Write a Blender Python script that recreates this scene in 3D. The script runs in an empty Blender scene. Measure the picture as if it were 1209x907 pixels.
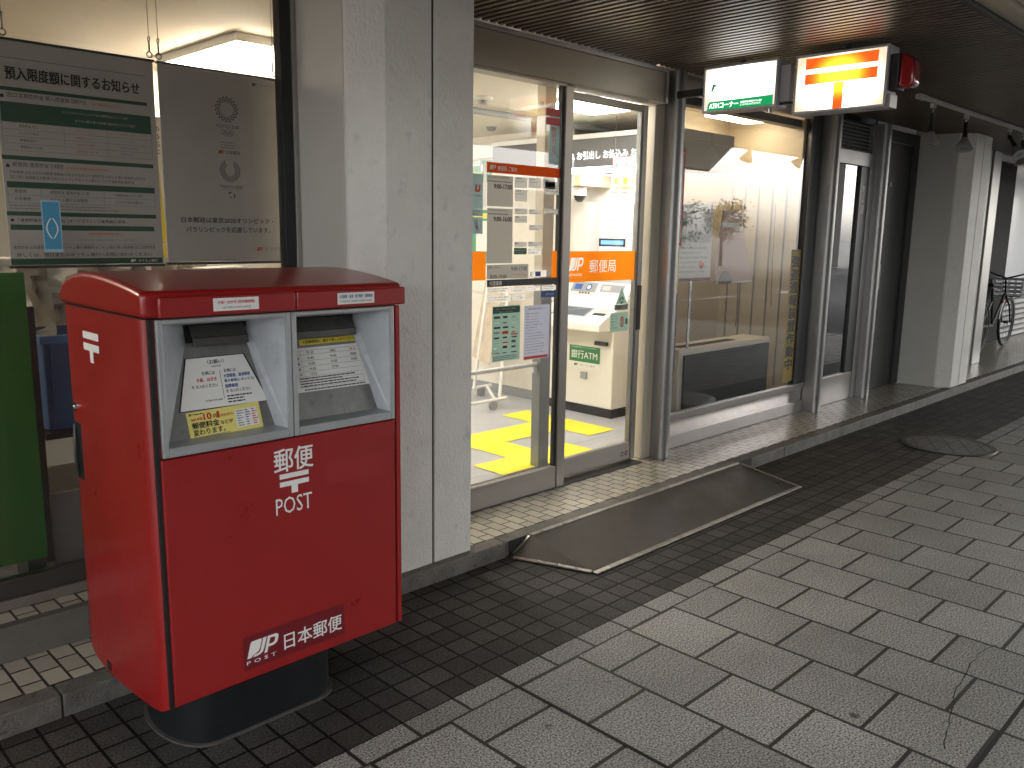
import bpy, math, random
from mathutils import Vector, Matrix
random.seed(7)
sc = bpy.context.scene
COL = sc.collection
PI = math.pi

# ------------------------------------------------------------------ materials
MATS = {}
def S(h):
    r, g, b = [int(h[i:i+2], 16)/255 for i in (0, 2, 4)]
    f = lambda c: c/12.92 if c <= .04045 else ((c+.055)/1.055)**2.4
    return (f(r), f(g), f(b), 1)
def G(v, w=0): return (v*(1+w), v, v*(1-w*1.3), 1)

def mat(name, col, rough=.5, metal=0, spec=.5, var=0, vscale=8, bump=0, bscale=60, coat=0, stretch=None, dirt=0, emit=0, rvar=0):
    if name in MATS: return MATS[name]
    m = bpy.data.materials.new(name); m.use_nodes = True
    nt = m.node_tree; N = nt.nodes; L = nt.links
    b = N['Principled BSDF']
    b.inputs['Base Color'].default_value = col
    b.inputs['Roughness'].default_value = rough
    b.inputs['Metallic'].default_value = metal
    b.inputs['Specular IOR Level'].default_value = spec
    if coat: b.inputs['Coat Weight'].default_value = coat; b.inputs['Coat Roughness'].default_value = .12
    if emit:
        b.inputs['Emission Color'].default_value = col; b.inputs['Emission Strength'].default_value = emit
    if var or bump or dirt or rvar:
        tc = N.new('ShaderNodeTexCoord'); mp = N.new('ShaderNodeMapping'); L.new(tc.outputs['Object'], mp.inputs[0])
        if stretch: mp.inputs['Scale'].default_value = stretch
    if var or dirt or rvar:
        n = N.new('ShaderNodeTexNoise'); n.inputs['Scale'].default_value = vscale; n.inputs['Detail'].default_value = 6
        n.inputs['Roughness'].default_value = .65
        L.new(mp.outputs[0], n.inputs['Vector'])
        r = N.new('ShaderNodeMapRange'); r.inputs[1].default_value = .3; r.inputs[2].default_value = .7
        r.inputs[3].default_value = 1-var; r.inputs[4].default_value = 1+var
        L.new(n.outputs['Fac'], r.inputs[0])
        mx = N.new('ShaderNodeMix'); mx.data_type = 'RGBA'; mx.blend_type = 'MULTIPLY'; mx.inputs['Factor'].default_value = 1
        mx.inputs[6].default_value = col; L.new(r.outputs[0], mx.inputs[7])
        out = mx.outputs[2]
        if dirt:
            n2 = N.new('ShaderNodeTexNoise'); n2.inputs['Scale'].default_value = vscale*3.1; n2.inputs['Detail'].default_value = 9
            L.new(mp.outputs[0], n2.inputs['Vector'])
            r2 = N.new('ShaderNodeMapRange'); r2.inputs[1].default_value = .6; r2.inputs[2].default_value = .72
            r2.inputs[4].default_value = dirt
            L.new(n2.outputs['Fac'], r2.inputs[0])
            m2 = N.new('ShaderNodeMix'); m2.data_type = 'RGBA'; L.new(r2.outputs[0], m2.inputs['Factor'])
            L.new(out, m2.inputs[6]); m2.inputs[7].default_value = (.02, .018, .014, 1); out = m2.outputs[2]
        L.new(out, b.inputs['Base Color'])
        if rvar:
            r3 = N.new('ShaderNodeMapRange'); r3.inputs[1].default_value = .3; r3.inputs[2].default_value = .7
            r3.inputs[3].default_value = max(.02, rough-rvar); r3.inputs[4].default_value = rough+rvar
            L.new(n.outputs['Fac'], r3.inputs[0]); L.new(r3.outputs[0], b.inputs['Roughness'])
    if bump:
        n3 = N.new('ShaderNodeTexNoise'); n3.inputs['Scale'].default_value = bscale; n3.inputs['Detail'].default_value = 4
        L.new(mp.outputs[0], n3.inputs['Vector'])
        bp = N.new('ShaderNodeBump'); bp.inputs['Strength'].default_value = bump; bp.inputs['Distance'].default_value = .01
        L.new(n3.outputs['Fac'], bp.inputs['Height']); L.new(bp.outputs[0], b.inputs['Normal'])
    MATS[name] = m
    return m

def brickmat(name, c1, c2, mortar, bw, rh, off, msize, ox, oy, swap, rough, bump=.3, grain=0, gscale=300, stain=0, rowvar=0, coat=0, mottle=.12, spec=.5):
    m = bpy.data.materials.new(name); m.use_nodes = True
    nt = m.node_tree; N = nt.nodes; L = nt.links; b = N['Principled BSDF']
    tc = N.new('ShaderNodeTexCoord'); sp = N.new('ShaderNodeSeparateXYZ'); L.new(tc.outputs['Object'], sp.inputs[0])
    def add(s, v):
        a = N.new('ShaderNodeMath'); a.operation = 'ADD'; L.new(s, a.inputs[0]); a.inputs[1].default_value = v; return a.outputs[0]
    x = add(sp.outputs[0], -ox); y = add(sp.outputs[1], -oy)
    cb = N.new('ShaderNodeCombineXYZ')
    L.new(y if swap else x, cb.inputs[0]); L.new(x if swap else y, cb.inputs[1])
    br = N.new('ShaderNodeTexBrick'); L.new(cb.outputs[0], br.inputs['Vector'])
    br.offset = off; br.offset_frequency = 2; br.squash = 1
    br.inputs['Scale'].default_value = 1; br.inputs['Brick Width'].default_value = bw; br.inputs['Row Height'].default_value = rh
    br.inputs['Mortar Size'].default_value = msize; br.inputs['Mortar Smooth'].default_value = .15; br.inputs['Bias'].default_value = 0
    br.inputs['Color1'].default_value = c1; br.inputs['Color2'].default_value = c2; br.inputs['Mortar'].default_value = mortar
    out = br.outputs['Color']
    n = N.new('ShaderNodeTexNoise'); n.inputs['Scale'].default_value = 1.7; n.inputs['Detail'].default_value = 8; n.inputs['Roughness'].default_value = .7
    L.new(tc.outputs['Object'], n.inputs['Vector'])
    r = N.new('ShaderNodeMapRange'); r.inputs[1].default_value = .3; r.inputs[2].default_value = .7; r.inputs[3].default_value = 1-mottle; r.inputs[4].default_value = 1+mottle
    L.new(n.outputs['Fac'], r.inputs[0])
    mx = N.new('ShaderNodeMix'); mx.data_type = 'RGBA'; mx.blend_type = 'MULTIPLY'; mx.inputs['Factor'].default_value = 1
    L.new(out, mx.inputs[6]); L.new(r.outputs[0], mx.inputs[7]); out = mx.outputs[2]
    g = N.new('ShaderNodeTexNoise'); g.inputs['Scale'].default_value = gscale; g.inputs['Detail'].default_value = 3
    L.new(tc.outputs['Object'], g.inputs['Vector'])
    if grain:
        r = N.new('ShaderNodeMapRange'); r.inputs[1].default_value = .33; r.inputs[2].default_value = .67; r.inputs[3].default_value = 1-grain; r.inputs[4].default_value = 1+grain
        L.new(g.outputs['Fac'], r.inputs[0])
        mx = N.new('ShaderNodeMix'); mx.data_type = 'RGBA'; mx.blend_type = 'MULTIPLY'; mx.inputs['Factor'].default_value = 1
        L.new(out, mx.inputs[6]); L.new(r.outputs[0], mx.inputs[7]); out = mx.outputs[2]
    if stain:
        n2 = N.new('ShaderNodeTexNoise'); n2.inputs['Scale'].default_value = 6.5; n2.inputs['Detail'].default_value = 10; n2.inputs['Roughness'].default_value = .62
        L.new(tc.outputs['Object'], n2.inputs['Vector'])
        r2 = N.new('ShaderNodeMapRange'); r2.inputs[1].default_value = .675; r2.inputs[2].default_value = .71; r2.inputs[4].default_value = stain
        L.new(n2.outputs['Fac'], r2.inputs[0])
        m2 = N.new('ShaderNodeMix'); m2.data_type = 'RGBA'; L.new(r2.outputs[0], m2.inputs['Factor'])
        L.new(out, m2.inputs[6]); m2.inputs[7].default_value = (.02, .017, .013, 1); out = m2.outputs[2]
    L.new(out, b.inputs['Base Color'])
    b.inputs['Roughness'].default_value = rough; b.inputs['Specular IOR Level'].default_value = spec
    if coat: b.inputs['Coat Weight'].default_value = coat; b.inputs['Coat Roughness'].default_value = .2
    inv = N.new('ShaderNodeMath'); inv.operation = 'SUBTRACT'; inv.inputs[0].default_value = 1; L.new(br.outputs['Fac'], inv.inputs[1])
    ad = N.new('ShaderNodeMath'); ad.operation = 'MULTIPLY_ADD'; L.new(g.outputs['Fac'], ad.inputs[0]); ad.inputs[1].default_value = .5 if grain else .04
    L.new(inv.outputs[0], ad.inputs[2])
    bp = N.new('ShaderNodeBump'); bp.inputs['Strength'].default_value = bump; bp.inputs['Distance'].default_value = .004
    L.new(ad.outputs[0], bp.inputs['Height']); L.new(bp.outputs[0], b.inputs['Normal'])
    MATS[name] = m
    return m

def glassmat(name, ior=1.5, dirt=.02, tint=(1, 1, 1, 1), boost=1.7):
    m = bpy.data.materials.new(name); m.use_nodes = True
    nt = m.node_tree; N = nt.nodes; L = nt.links; N.remove(N['Principled BSDF'])
    t = N.new('ShaderNodeBsdfTransparent'); t.inputs[0].default_value = tint
    g = N.new('ShaderNodeBsdfGlossy'); g.inputs['Roughness'].default_value = .005
    d = N.new('ShaderNodeBsdfDiffuse'); d.inputs[0].default_value = (.6, .57, .5, 1)
    fr = N.new('ShaderNodeFresnel'); fr.inputs[0].default_value = ior
    ge = N.new('ShaderNodeNewGeometry')
    fs = N.new('ShaderNodeMath'); fs.operation = 'SUBTRACT'; fs.inputs[0].default_value = 1; L.new(ge.outputs['Backfacing'], fs.inputs[1])
    mu = N.new('ShaderNodeMath'); mu.operation = 'MULTIPLY'; L.new(fr.outputs[0], mu.inputs[0]); L.new(fs.outputs[0], mu.inputs[1])
    bo = N.new('ShaderNodeMath'); bo.operation = 'MULTIPLY'; bo.use_clamp = True; L.new(mu.outputs[0], bo.inputs[0]); bo.inputs[1].default_value = boost
    m1 = N.new('ShaderNodeMixShader'); L.new(bo.outputs[0], m1.inputs[0]); L.new(t.outputs[0], m1.inputs[1]); L.new(g.outputs[0], m1.inputs[2])
    tc = N.new('ShaderNodeTexCoord'); n = N.new('ShaderNodeTexNoise'); n.inputs['Scale'].default_value = 2.5; n.inputs['Detail'].default_value = 8; n.inputs['Roughness'].default_value = .7
    mp = N.new('ShaderNodeMapping'); mp.inputs['Scale'].default_value = (1, 1, .4)
    L.new(tc.outputs['Object'], mp.inputs[0]); L.new(mp.outputs[0], n.inputs['Vector'])
    r = N.new('ShaderNodeMapRange'); r.inputs[1].default_value = .35; r.inputs[2].default_value = .75; r.inputs[3].default_value = dirt*.3; r.inputs[4].default_value = dirt*2
    L.new(n.outputs['Fac'], r.inputs[0])
    m2 = N.new('ShaderNodeMixShader'); L.new(r.outputs[0], m2.inputs[0]); L.new(m1.outputs[0], m2.inputs[1]); L.new(d.outputs[0], m2.inputs[2])
    L.new(m2.outputs[0], N['Material Output'].inputs[0])
    MATS[name] = m
    return m

def emitmat(name, col, k):
    m = bpy.data.materials.new(name); m.use_nodes = True
    N = m.node_tree.nodes; N.remove(N['Principled BSDF'])
    e = N.new('ShaderNodeEmission'); e.inputs[0].default_value = col; e.inputs[1].default_value = k
    m.node_tree.links.new(e.outputs[0], N['Material Output'].inputs[0]); MATS[name] = m
    return m

RED = mat('red_paint', (.29, .009, .009, 1), .34, coat=.25, var=.06, vscale=5, bump=.03, bscale=400, rvar=.08, dirt=.06)
REDTOP = mat('red_hood_paint', (.31, .011, .010, 1), .30, coat=.35, var=.03, vscale=6, bump=.015, bscale=300)
DRED = mat('dark_red_label', (.16, .006, .012, 1), .4)
FRED = mat('faded_red_patch', (.30, .010, .010, 1), .5)
WHITE = mat('white_print', (.8, .79, .76, 1), .5)
PAPER = mat('paper', (.72, .70, .66, 1), .5, var=.03, vscale=4)
STEEL = mat('brushed_steel', (.43, .44, .45, 1), .42, .55, var=.06, vscale=3, stretch=(1, 1, 12), bump=.02, rvar=.06)
STEELD = mat('worn_steel', (.25, .25, .24, 1), .38, .6, var=.15, vscale=14, dirt=.25)
STEELK = mat('dark_steel_flap', (.085, .083, .08, 1), .35, .6, var=.2, vscale=14, dirt=.3)
STEELF = mat('steel_funnel', (.44, .46, .49, 1), .45, .25, var=.12, vscale=9, dirt=.18)
BLACK = mat('black', (.012, .012, .013, 1), .45)
RUBBER = mat('black_rubber', (.018, .018, .018, 1), .6, var=.2, bump=.05)
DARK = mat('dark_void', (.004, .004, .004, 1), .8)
PED = mat('pedestal_black', (.008, .009, .011, 1), .42, var=.3, vscale=12, dirt=.1, bump=.03)
ALU = mat('aluminium', (.36, .35, .335, 1), .38, .75, var=.05, vscale=3, stretch=(6, 6, .5), rvar=.06)
ALUP = mat('polished_aluminium', (.34, .335, .33, 1), .36, .85, var=.05, vscale=3)
BRONZE = mat('bronze_aluminium', (.30, .275, .25, 1), .36, .65, var=.05, vscale=3, bump=.01)
DALU = mat('dark_aluminium', (.06, .06, .062, 1), .35, .6)
BEIGEM = mat('beige_header', (.30, .265, .21, 1), .42, .3, var=.05, vscale=2)
CREAM = mat('cream_panel', (.55, .49, .385, 1), .55, var=.04, vscale=2)
STUCCO = mat('textured_concrete', (.78, .755, .70, 1), .55, var=.05, vscale=7, bump=.5, bscale=85, dirt=.16, stretch=(1, 1, .75))
SMOOTHG = mat('smooth_grey_panel', (.56, .545, .50, 1), .5, var=.03, vscale=3)
SLAT = mat('slat_bronze', (.15, .118, .088, 1), .38, .55, var=.12, vscale=4, stretch=(1, .2, 1))
BLUEP = mat('blue_plastic', (.025, .07, .17, 1), .45, var=.1)
GREENP = mat('green_board', (.008, .105, .006, 1), .5, var=.03)
GREEN = mat('green_print', (.02, .17, .05, 1), .5)
GREEND = mat('dark_green_print', (.012, .07, .035, 1), .5)
ORANGE = mat('orange_band', (.85, .20, .015, 1), .45)
ORANGER = mat('orange_red_band', (.62, .10, .025, 1), .45)
YELLOW = mat('yellow_print', (.78, .62, .05, 1), .5)
YPALE = mat('pale_yellow_print', (.80, .70, .20, 1), .5)
YMUTE = mat('ochre_yellow_film', (.34, .235, .03, 1), .5)
REDP = mat('red_print', (.60, .03, .03, 1), .5)
BLUEPR = mat('blue_print', (.03, .08, .30, 1), .5)
GREY = mat('grey_print', (.24, .235, .225, 1), .5)
GREYL = mat('light_grey_print', (.46, .45, .43, 1), .5)
GREYB = mat('grey_blue_print', (.20, .30, .32, 1), .5)
LAV = mat('lavender_paper', (.38, .40, .50, 1), .5)
TEALP = mat('pale_teal_paper', (.26, .38, .34, 1), .5)
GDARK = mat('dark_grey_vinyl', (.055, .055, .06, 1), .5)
WALLIN = mat('interior_wall', (.66, .62, .54, 1), .6, var=.03, vscale=2)
CEILIN = mat('interior_ceiling', (.62, .55, .44, 1), .7, var=.03, vscale=1.5)
CEILW = mat('white_ceiling', (.72, .69, .62, 1), .7)
FLOORIN = mat('grey_vinyl_floor', (.36, .36, .37, 1), .4, var=.05, vscale=5)
YTILE = mat('yellow_carpet_tile', (.80, .66, .03, 1), .7, var=.06, vscale=30, bump=.1, bscale=200)
OTILE = mat('orange_carpet_tile', (.80, .42, .03, 1), .7)
WPLAS = mat('white_plastic', (.72, .71, .68, 1), .35)
CPLAS = mat('cream_plastic', (.68, .66, .61, 1), .4)
GPLAS = mat('grey_plastic', (.28, .29, .30, 1), .4)
SCREEN = emitmat('lit_screen', (.25, .5, .9, 1), .22)
SCREEND = mat('screen_dark', (.10, .12, .15, 1), .2)
BGRID = mat('black_grille', (.004, .004, .004, 1), .7, spec=.1, var=.2, vscale=20)
STONE = mat('kerb_stone', (.135, .125, .108, 1), .6, var=.35, vscale=9, bump=.6, bscale=120, dirt=.6)
RAMP = mat('ramp_plate', (.048, .041, .032, 1), .38, .5, var=.4, vscale=5, bump=.35, bscale=240, rvar=.12, dirt=.5)
RAMPT = mat('ramp_trim', (.34, .32, .28, 1), .36, .8, var=.35, vscale=14, dirt=.8)
IRON = mat('cast_iron', (.022, .021, .020, 1), .4, .5, var=.2, bump=.1)
CHAIN = mat('wire_steel', (.15, .14, .13, 1), .4, .8)
CHROME = mat('chrome', (.6, .6, .6, 1), .15, 1)
CLOTH = mat('grey_cloth', (.42, .39, .34, 1), .9, var=.08, vscale=6)
REDLAMP = mat('red_lamp_plastic', (.25, .006, .012, 1), .12, coat=.6)
ROOFM = mat('high_roof', (.10, .095, .09, 1), .8)
FASC = mat('beige_fascia', (.42, .38, .30, 1), .5, var=.04)
WFASC = mat('white_fascia', (.72, .70, .66, 1), .45)
GLASS = glassmat('clear_glass', dirt=.004, boost=1.7)
GLASSL = glassmat('dusty_glass', dirt=.02, tint=(.92, .92, .92, 1), boost=.9)
GLASSD = glassmat('dark_glass', dirt=.01, tint=(.5, .5, .5, 1), boost=2.2)
TUBE = emitmat('fluorescent_light', (1, .96, .88, 1), 6.5)
TUBEL = emitmat('warm_fluorescent_light', (1, .88, .70, 1), 6.5)
LETTER = emitmat('lit_letters', (1, 1, .98, 1), .35)
SGNW = emitmat('lit_sign_face', (1, .98, .93, 1), 3.0)
SGNG = emitmat('lit_sign_green', (.01, .26, .08, 1), .16)
SGNDK = emitmat('lit_sign_dark_green', (.02, .14, .06, 1), .16)

# lit acrylic with tubes behind it: brighter round each tube
def signglow(name, edge, mid, k0, k1, cy, cz, ry, rz):
    m = bpy.data.materials.new(name); m.use_nodes = True
    nt = m.node_tree; N = nt.nodes; L = nt.links; N.remove(N['Principled BSDF'])
    tc = N.new('ShaderNodeTexCoord'); mp = N.new('ShaderNodeMapping'); mp.vector_type = 'POINT'
    mp.inputs['Scale'].default_value = (0, 1/ry, 1/rz); mp.inputs['Location'].default_value = (0, -cy/ry, -cz/rz)
    L.new(tc.outputs['Object'], mp.inputs[0])
    ln = N.new('ShaderNodeVectorMath'); ln.operation = 'LENGTH'; L.new(mp.outputs[0], ln.inputs[0])
    r = N.new('ShaderNodeMapRange'); r.inputs[1].default_value = .25; r.inputs[2].default_value = 1.15; r.inputs[3].default_value = 1; r.inputs[4].default_value = 0
    r.interpolation_type = 'SMOOTHSTEP'; L.new(ln.outputs[1], r.inputs[0])
    mx = N.new('ShaderNodeMix'); mx.data_type = 'RGBA'; L.new(r.outputs[0], mx.inputs['Factor']); mx.inputs[6].default_value = edge; mx.inputs[7].default_value = mid
    mk = N.new('ShaderNodeMapRange'); L.new(r.outputs[0], mk.inputs[0]); mk.inputs[3].default_value = k0; mk.inputs[4].default_value = k1
    e = N.new('ShaderNodeEmission'); L.new(mx.outputs[2], e.inputs[0]); L.new(mk.outputs[0], e.inputs[1])
    L.new(e.outputs[0], N['Material Output'].inputs[0]); MATS[name] = m
    return m

def film(name, col, tr=.6):
    m = bpy.data.materials.new(name); m.use_nodes = True
    N = m.node_tree.nodes; L = m.node_tree.links; N.remove(N['Principled BSDF'])
    d = N.new('ShaderNodeBsdfDiffuse'); t = N.new('ShaderNodeBsdfTranslucent'); x = N.new('ShaderNodeMixShader')
    d.inputs[0].default_value = col; t.inputs[0].default_value = col; x.inputs[0].default_value = tr
    L.new(d.outputs[0], x.inputs[1]); L.new(t.outputs[0], x.inputs[2]); L.new(x.outputs[0], N['Material Output'].inputs[0])
    MATS[name] = m; return m
F_ORANGE = film('orange_film', (.95, .26, .015, 1)); F_ORANGER = film('orange_red_film', (.75, .10, .02, 1), .12); F_WHITE = film('white_film', (.85, .84, .82, 1)); F_GREY = film('grey_film', (.34, .33, .31, 1), .5); F_GREYL = film('light_grey_film', (.55, .54, .52, 1), .5)
F_TEAL = film('pale_teal_film', (.34, .50, .44, 1), .35); F_LAV = film('lavender_film', (.50, .52, .66, 1), .35); F_GREYB = film('grey_blue_film', (.26, .36, .38, 1), .4); F_YELLOW = film('yellow_film', (.85, .66, .06, 1), .4)
# ------------------------------------------------------------------ mesh building
class MB:
    def __init__(s): s.v = []; s.f = []; s.m = []; s.mats = []
    def mi(s, m):
        if m not in s.mats: s.mats.append(m)
        return s.mats.index(m)
    def poly(s, pts, m, out=None):
        i = len(s.v); s.v += [tuple(p) for p in pts]; s.f.append(list(range(i, i+len(pts)))); s.m.append(s.mi(m)); return s
    def add(s, vs, fs, m):
        i = len(s.v); s.v += [tuple(p) for p in vs]; k = s.mi(m)
        for f in fs: s.f.append([a+i for a in f]); s.m.append(k)
        return s
    def box(s, x0, y0, z0, x1, y1, z1, m):
        x0, x1 = sorted((x0, x1)); y0, y1 = sorted((y0, y1)); z0, z1 = sorted((z0, z1))
        vs = [(x0,y0,z0),(x1,y0,z0),(x1,y1,z0),(x0,y1,z0),(x0,y0,z1),(x1,y0,z1),(x1,y1,z1),(x0,y1,z1)]
        return s.add(vs, [(3,2,1,0),(4,5,6,7),(0,1,5,4),(1,2,6,5),(2,3,7,6),(3,0,4,7)], m)
    def prism(s, pts, ax, a, b, m):
        """pts 2D polygon; ax the axis extruded along; 2D coords are the two other axes in order"""
        def P(p, t):
            q = list(p); q.insert(ax, t); return q
        n = len(pts)
        area = sum(pts[i][0]*pts[(i+1) % n][1]-pts[(i+1) % n][0]*pts[i][1] for i in range(n))
        if (area < 0) != (ax == 1): pts = pts[::-1]
        if a > b: a, b = b, a
        vs = [P(p, a) for p in pts]+[P(p, b) for p in pts]
        fs = [list(range(n))[::-1], list(range(n, 2*n))]+[(i, (i+1) % n, n+(i+1) % n, n+i) for i in range(n)]
        return s.add(vs, fs, m)
    def cyl(s, p0, p1, r, m, seg=16, r1=None, cap=True):
        p0 = Vector(p0); p1 = Vector(p1); r1 = r if r1 is None else r1
        d = (p1-p0).normalized(); a = d.orthogonal().normalized(); b = d.cross(a)
        vs = []
        for p, q in ((p0, r), (p1, r1)):
            for i in range(seg):
                t = 2*PI*i/seg; vs.append(p+a*math.cos(t)*q+b*math.sin(t)*q)
        fs = [(i, (i+1) % seg, seg+(i+1) % seg, seg+i) for i in range(seg)]
        if cap: fs += [list(range(seg))[::-1], list(range(seg, 2*seg))]
        return s.add(vs, fs, m)
    def tube(s, pts, r, m, seg=8):
        pts = [Vector(p) for p in pts]; n = len(pts); vs = []; prev = None
        for i, p in enumerate(pts):
            d = ((pts[min(i+1, n-1)]-pts[max(i-1, 0)])).normalized()
            a = d.orthogonal().normalized() if prev is None else (prev-d*prev.dot(d)).normalized()
            prev = a; b = d.cross(a)
            for k in range(seg):
                t = 2*PI*k/seg; vs.append(p+a*math.cos(t)*r+b*math.sin(t)*r)
        fs = [(i*seg+k, i*seg+(k+1) % seg, (i+1)*seg+(k+1) % seg, (i+1)*seg+k) for i in range(n-1) for k in range(seg)]
        fs += [list(range(seg))[::-1], list(range((n-1)*seg, n*seg))]
        return s.add(vs, fs, m)
    def lathe(s, prof, c, m, seg=24, ax=2, cap=True):
        vs = []; n = len(prof)
        for r, z in prof:
            for k in range(seg):
                t = 2*PI*k/seg; p = [math.cos(t)*r, math.sin(t)*r]; p.insert(ax, z)
                vs.append((c[0]+p[0], c[1]+p[1], c[2]+p[2]))
        fs = [(i*seg+k, i*seg+(k+1) % seg, (i+1)*seg+(k+1) % seg, (i+1)*seg+k) for i in range(n-1) for k in range(seg)]
        if cap and prof[0][0] > 1e-4: fs.append(list(range(seg))[::-1])
        if cap and prof[-1][0] > 1e-4: fs.append(list(range((n-1)*seg, n*seg)))
        return s.add(vs, fs, m)
    def ring(s, c, R, r, m, ax=1, seg=32, sub=8):
        vs = []
        for i in range(seg):
            t = 2*PI*i/seg
            for k in range(sub):
                u = 2*PI*k/sub; q = R+r*math.cos(u)
                p = [math.cos(t)*q, math.sin(t)*q]; p.insert(ax, r*math.sin(u)); vs.append((c[0]+p[0], c[1]+p[1], c[2]+p[2]))
        fs = [(i*sub+k, i*sub+(k+1) % sub, ((i+1) % seg)*sub+(k+1) % sub, ((i+1) % seg)*sub+k) for i in range(seg) for k in range(sub)]
        return s.add(vs, fs, m)

BASE = {}
def root(name, label, cat, loc, group=None):
    o = bpy.data.objects.new(name, None); COL.objects.link(o); o.location = loc; o.empty_display_size = .1
    o['label'] = label; o['category'] = cat
    if group: o['group'] = group
    BASE[o.name] = Vector(loc)
    return o
def link(name, mb, parent=None, bevel=0, smooth=False, seg=2, label=None, cat=None, group=None, kind=None, base=None):
    b = BASE[parent.name] if parent else Vector(base or (0, 0, 0))
    me = bpy.data.meshes.new(name)
    me.from_pydata([(x-b.x, y-b.y, z-b.z) for x, y, z in mb.v], [], mb.f)
    for m in mb.mats: me.materials.append(m)
    me.polygons.foreach_set('material_index', mb.m)
    me.update()
    if smooth:
        me.polygons.foreach_set('use_smooth', [True]*len(me.polygons)); me.set_sharp_from_angle(angle=math.radians(35))
    o = bpy.data.objects.new(name, me); COL.objects.link(o)
    if parent: o.parent = parent
    else: o.location = b
    BASE[o.name] = b
    if bevel:
        md = o.modifiers.new('bevel', 'BEVEL'); md.width = bevel; md.segments = seg; md.limit_method = 'ANGLE'; md.angle_limit = math.radians(40)
    if label: o['label'] = label
    if cat: o['category'] = cat
    if group: o['group'] = group
    if kind: o['kind'] = kind
    return o
def copy_tree(o, par=None):
    c = o.copy(); COL.objects.link(c); c.parent = par
    for ch in [x for x in bpy.data.objects if x.parent == o]: copy_tree(ch, c)
    return c

# ------------------------------------------------------------------ printed things
TC = {}
def glyphs(s, bold=0, space=1):
    k = (s, bold, space)
    if k in TC: return TC[k]
    cu = bpy.data.curves.new('t', 'FONT'); cu.body = s; cu.resolution_u = 2; cu.offset = bold; cu.space_character = space
    o = bpy.data.objects.new('t', cu); COL.objects.link(o); bpy.context.view_layer.update()
    ev = o.evaluated_get(bpy.context.evaluated_depsgraph_get()); m = ev.to_mesh()
    vs = [(v.co.x, v.co.y) for v in m.vertices]; fs = [list(p.vertices) for p in m.polygons]
    ns = [p.normal.z for p in m.polygons]
    fs = [f if n > 0 else f[::-1] for f, n in zip(fs, ns)]
    ev.to_mesh_clear(); bpy.data.objects.remove(o); bpy.data.curves.remove(cu)
    x0 = min(v[0] for v in vs); x1 = max(v[0] for v in vs); y0 = min(v[1] for v in vs); y1 = max(v[1] for v in vs)
    TC[k] = ([(x-x0, y-y0) for x, y in vs], fs, x1-x0, y1-y0)
    return TC[k]
FINE = ['預入限度額', '通常貯金', '定期性貯金', '郵便局', 'ゆうちょ銀行', 'お知らせ', '日本郵便', '窓口', 'について']
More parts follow.
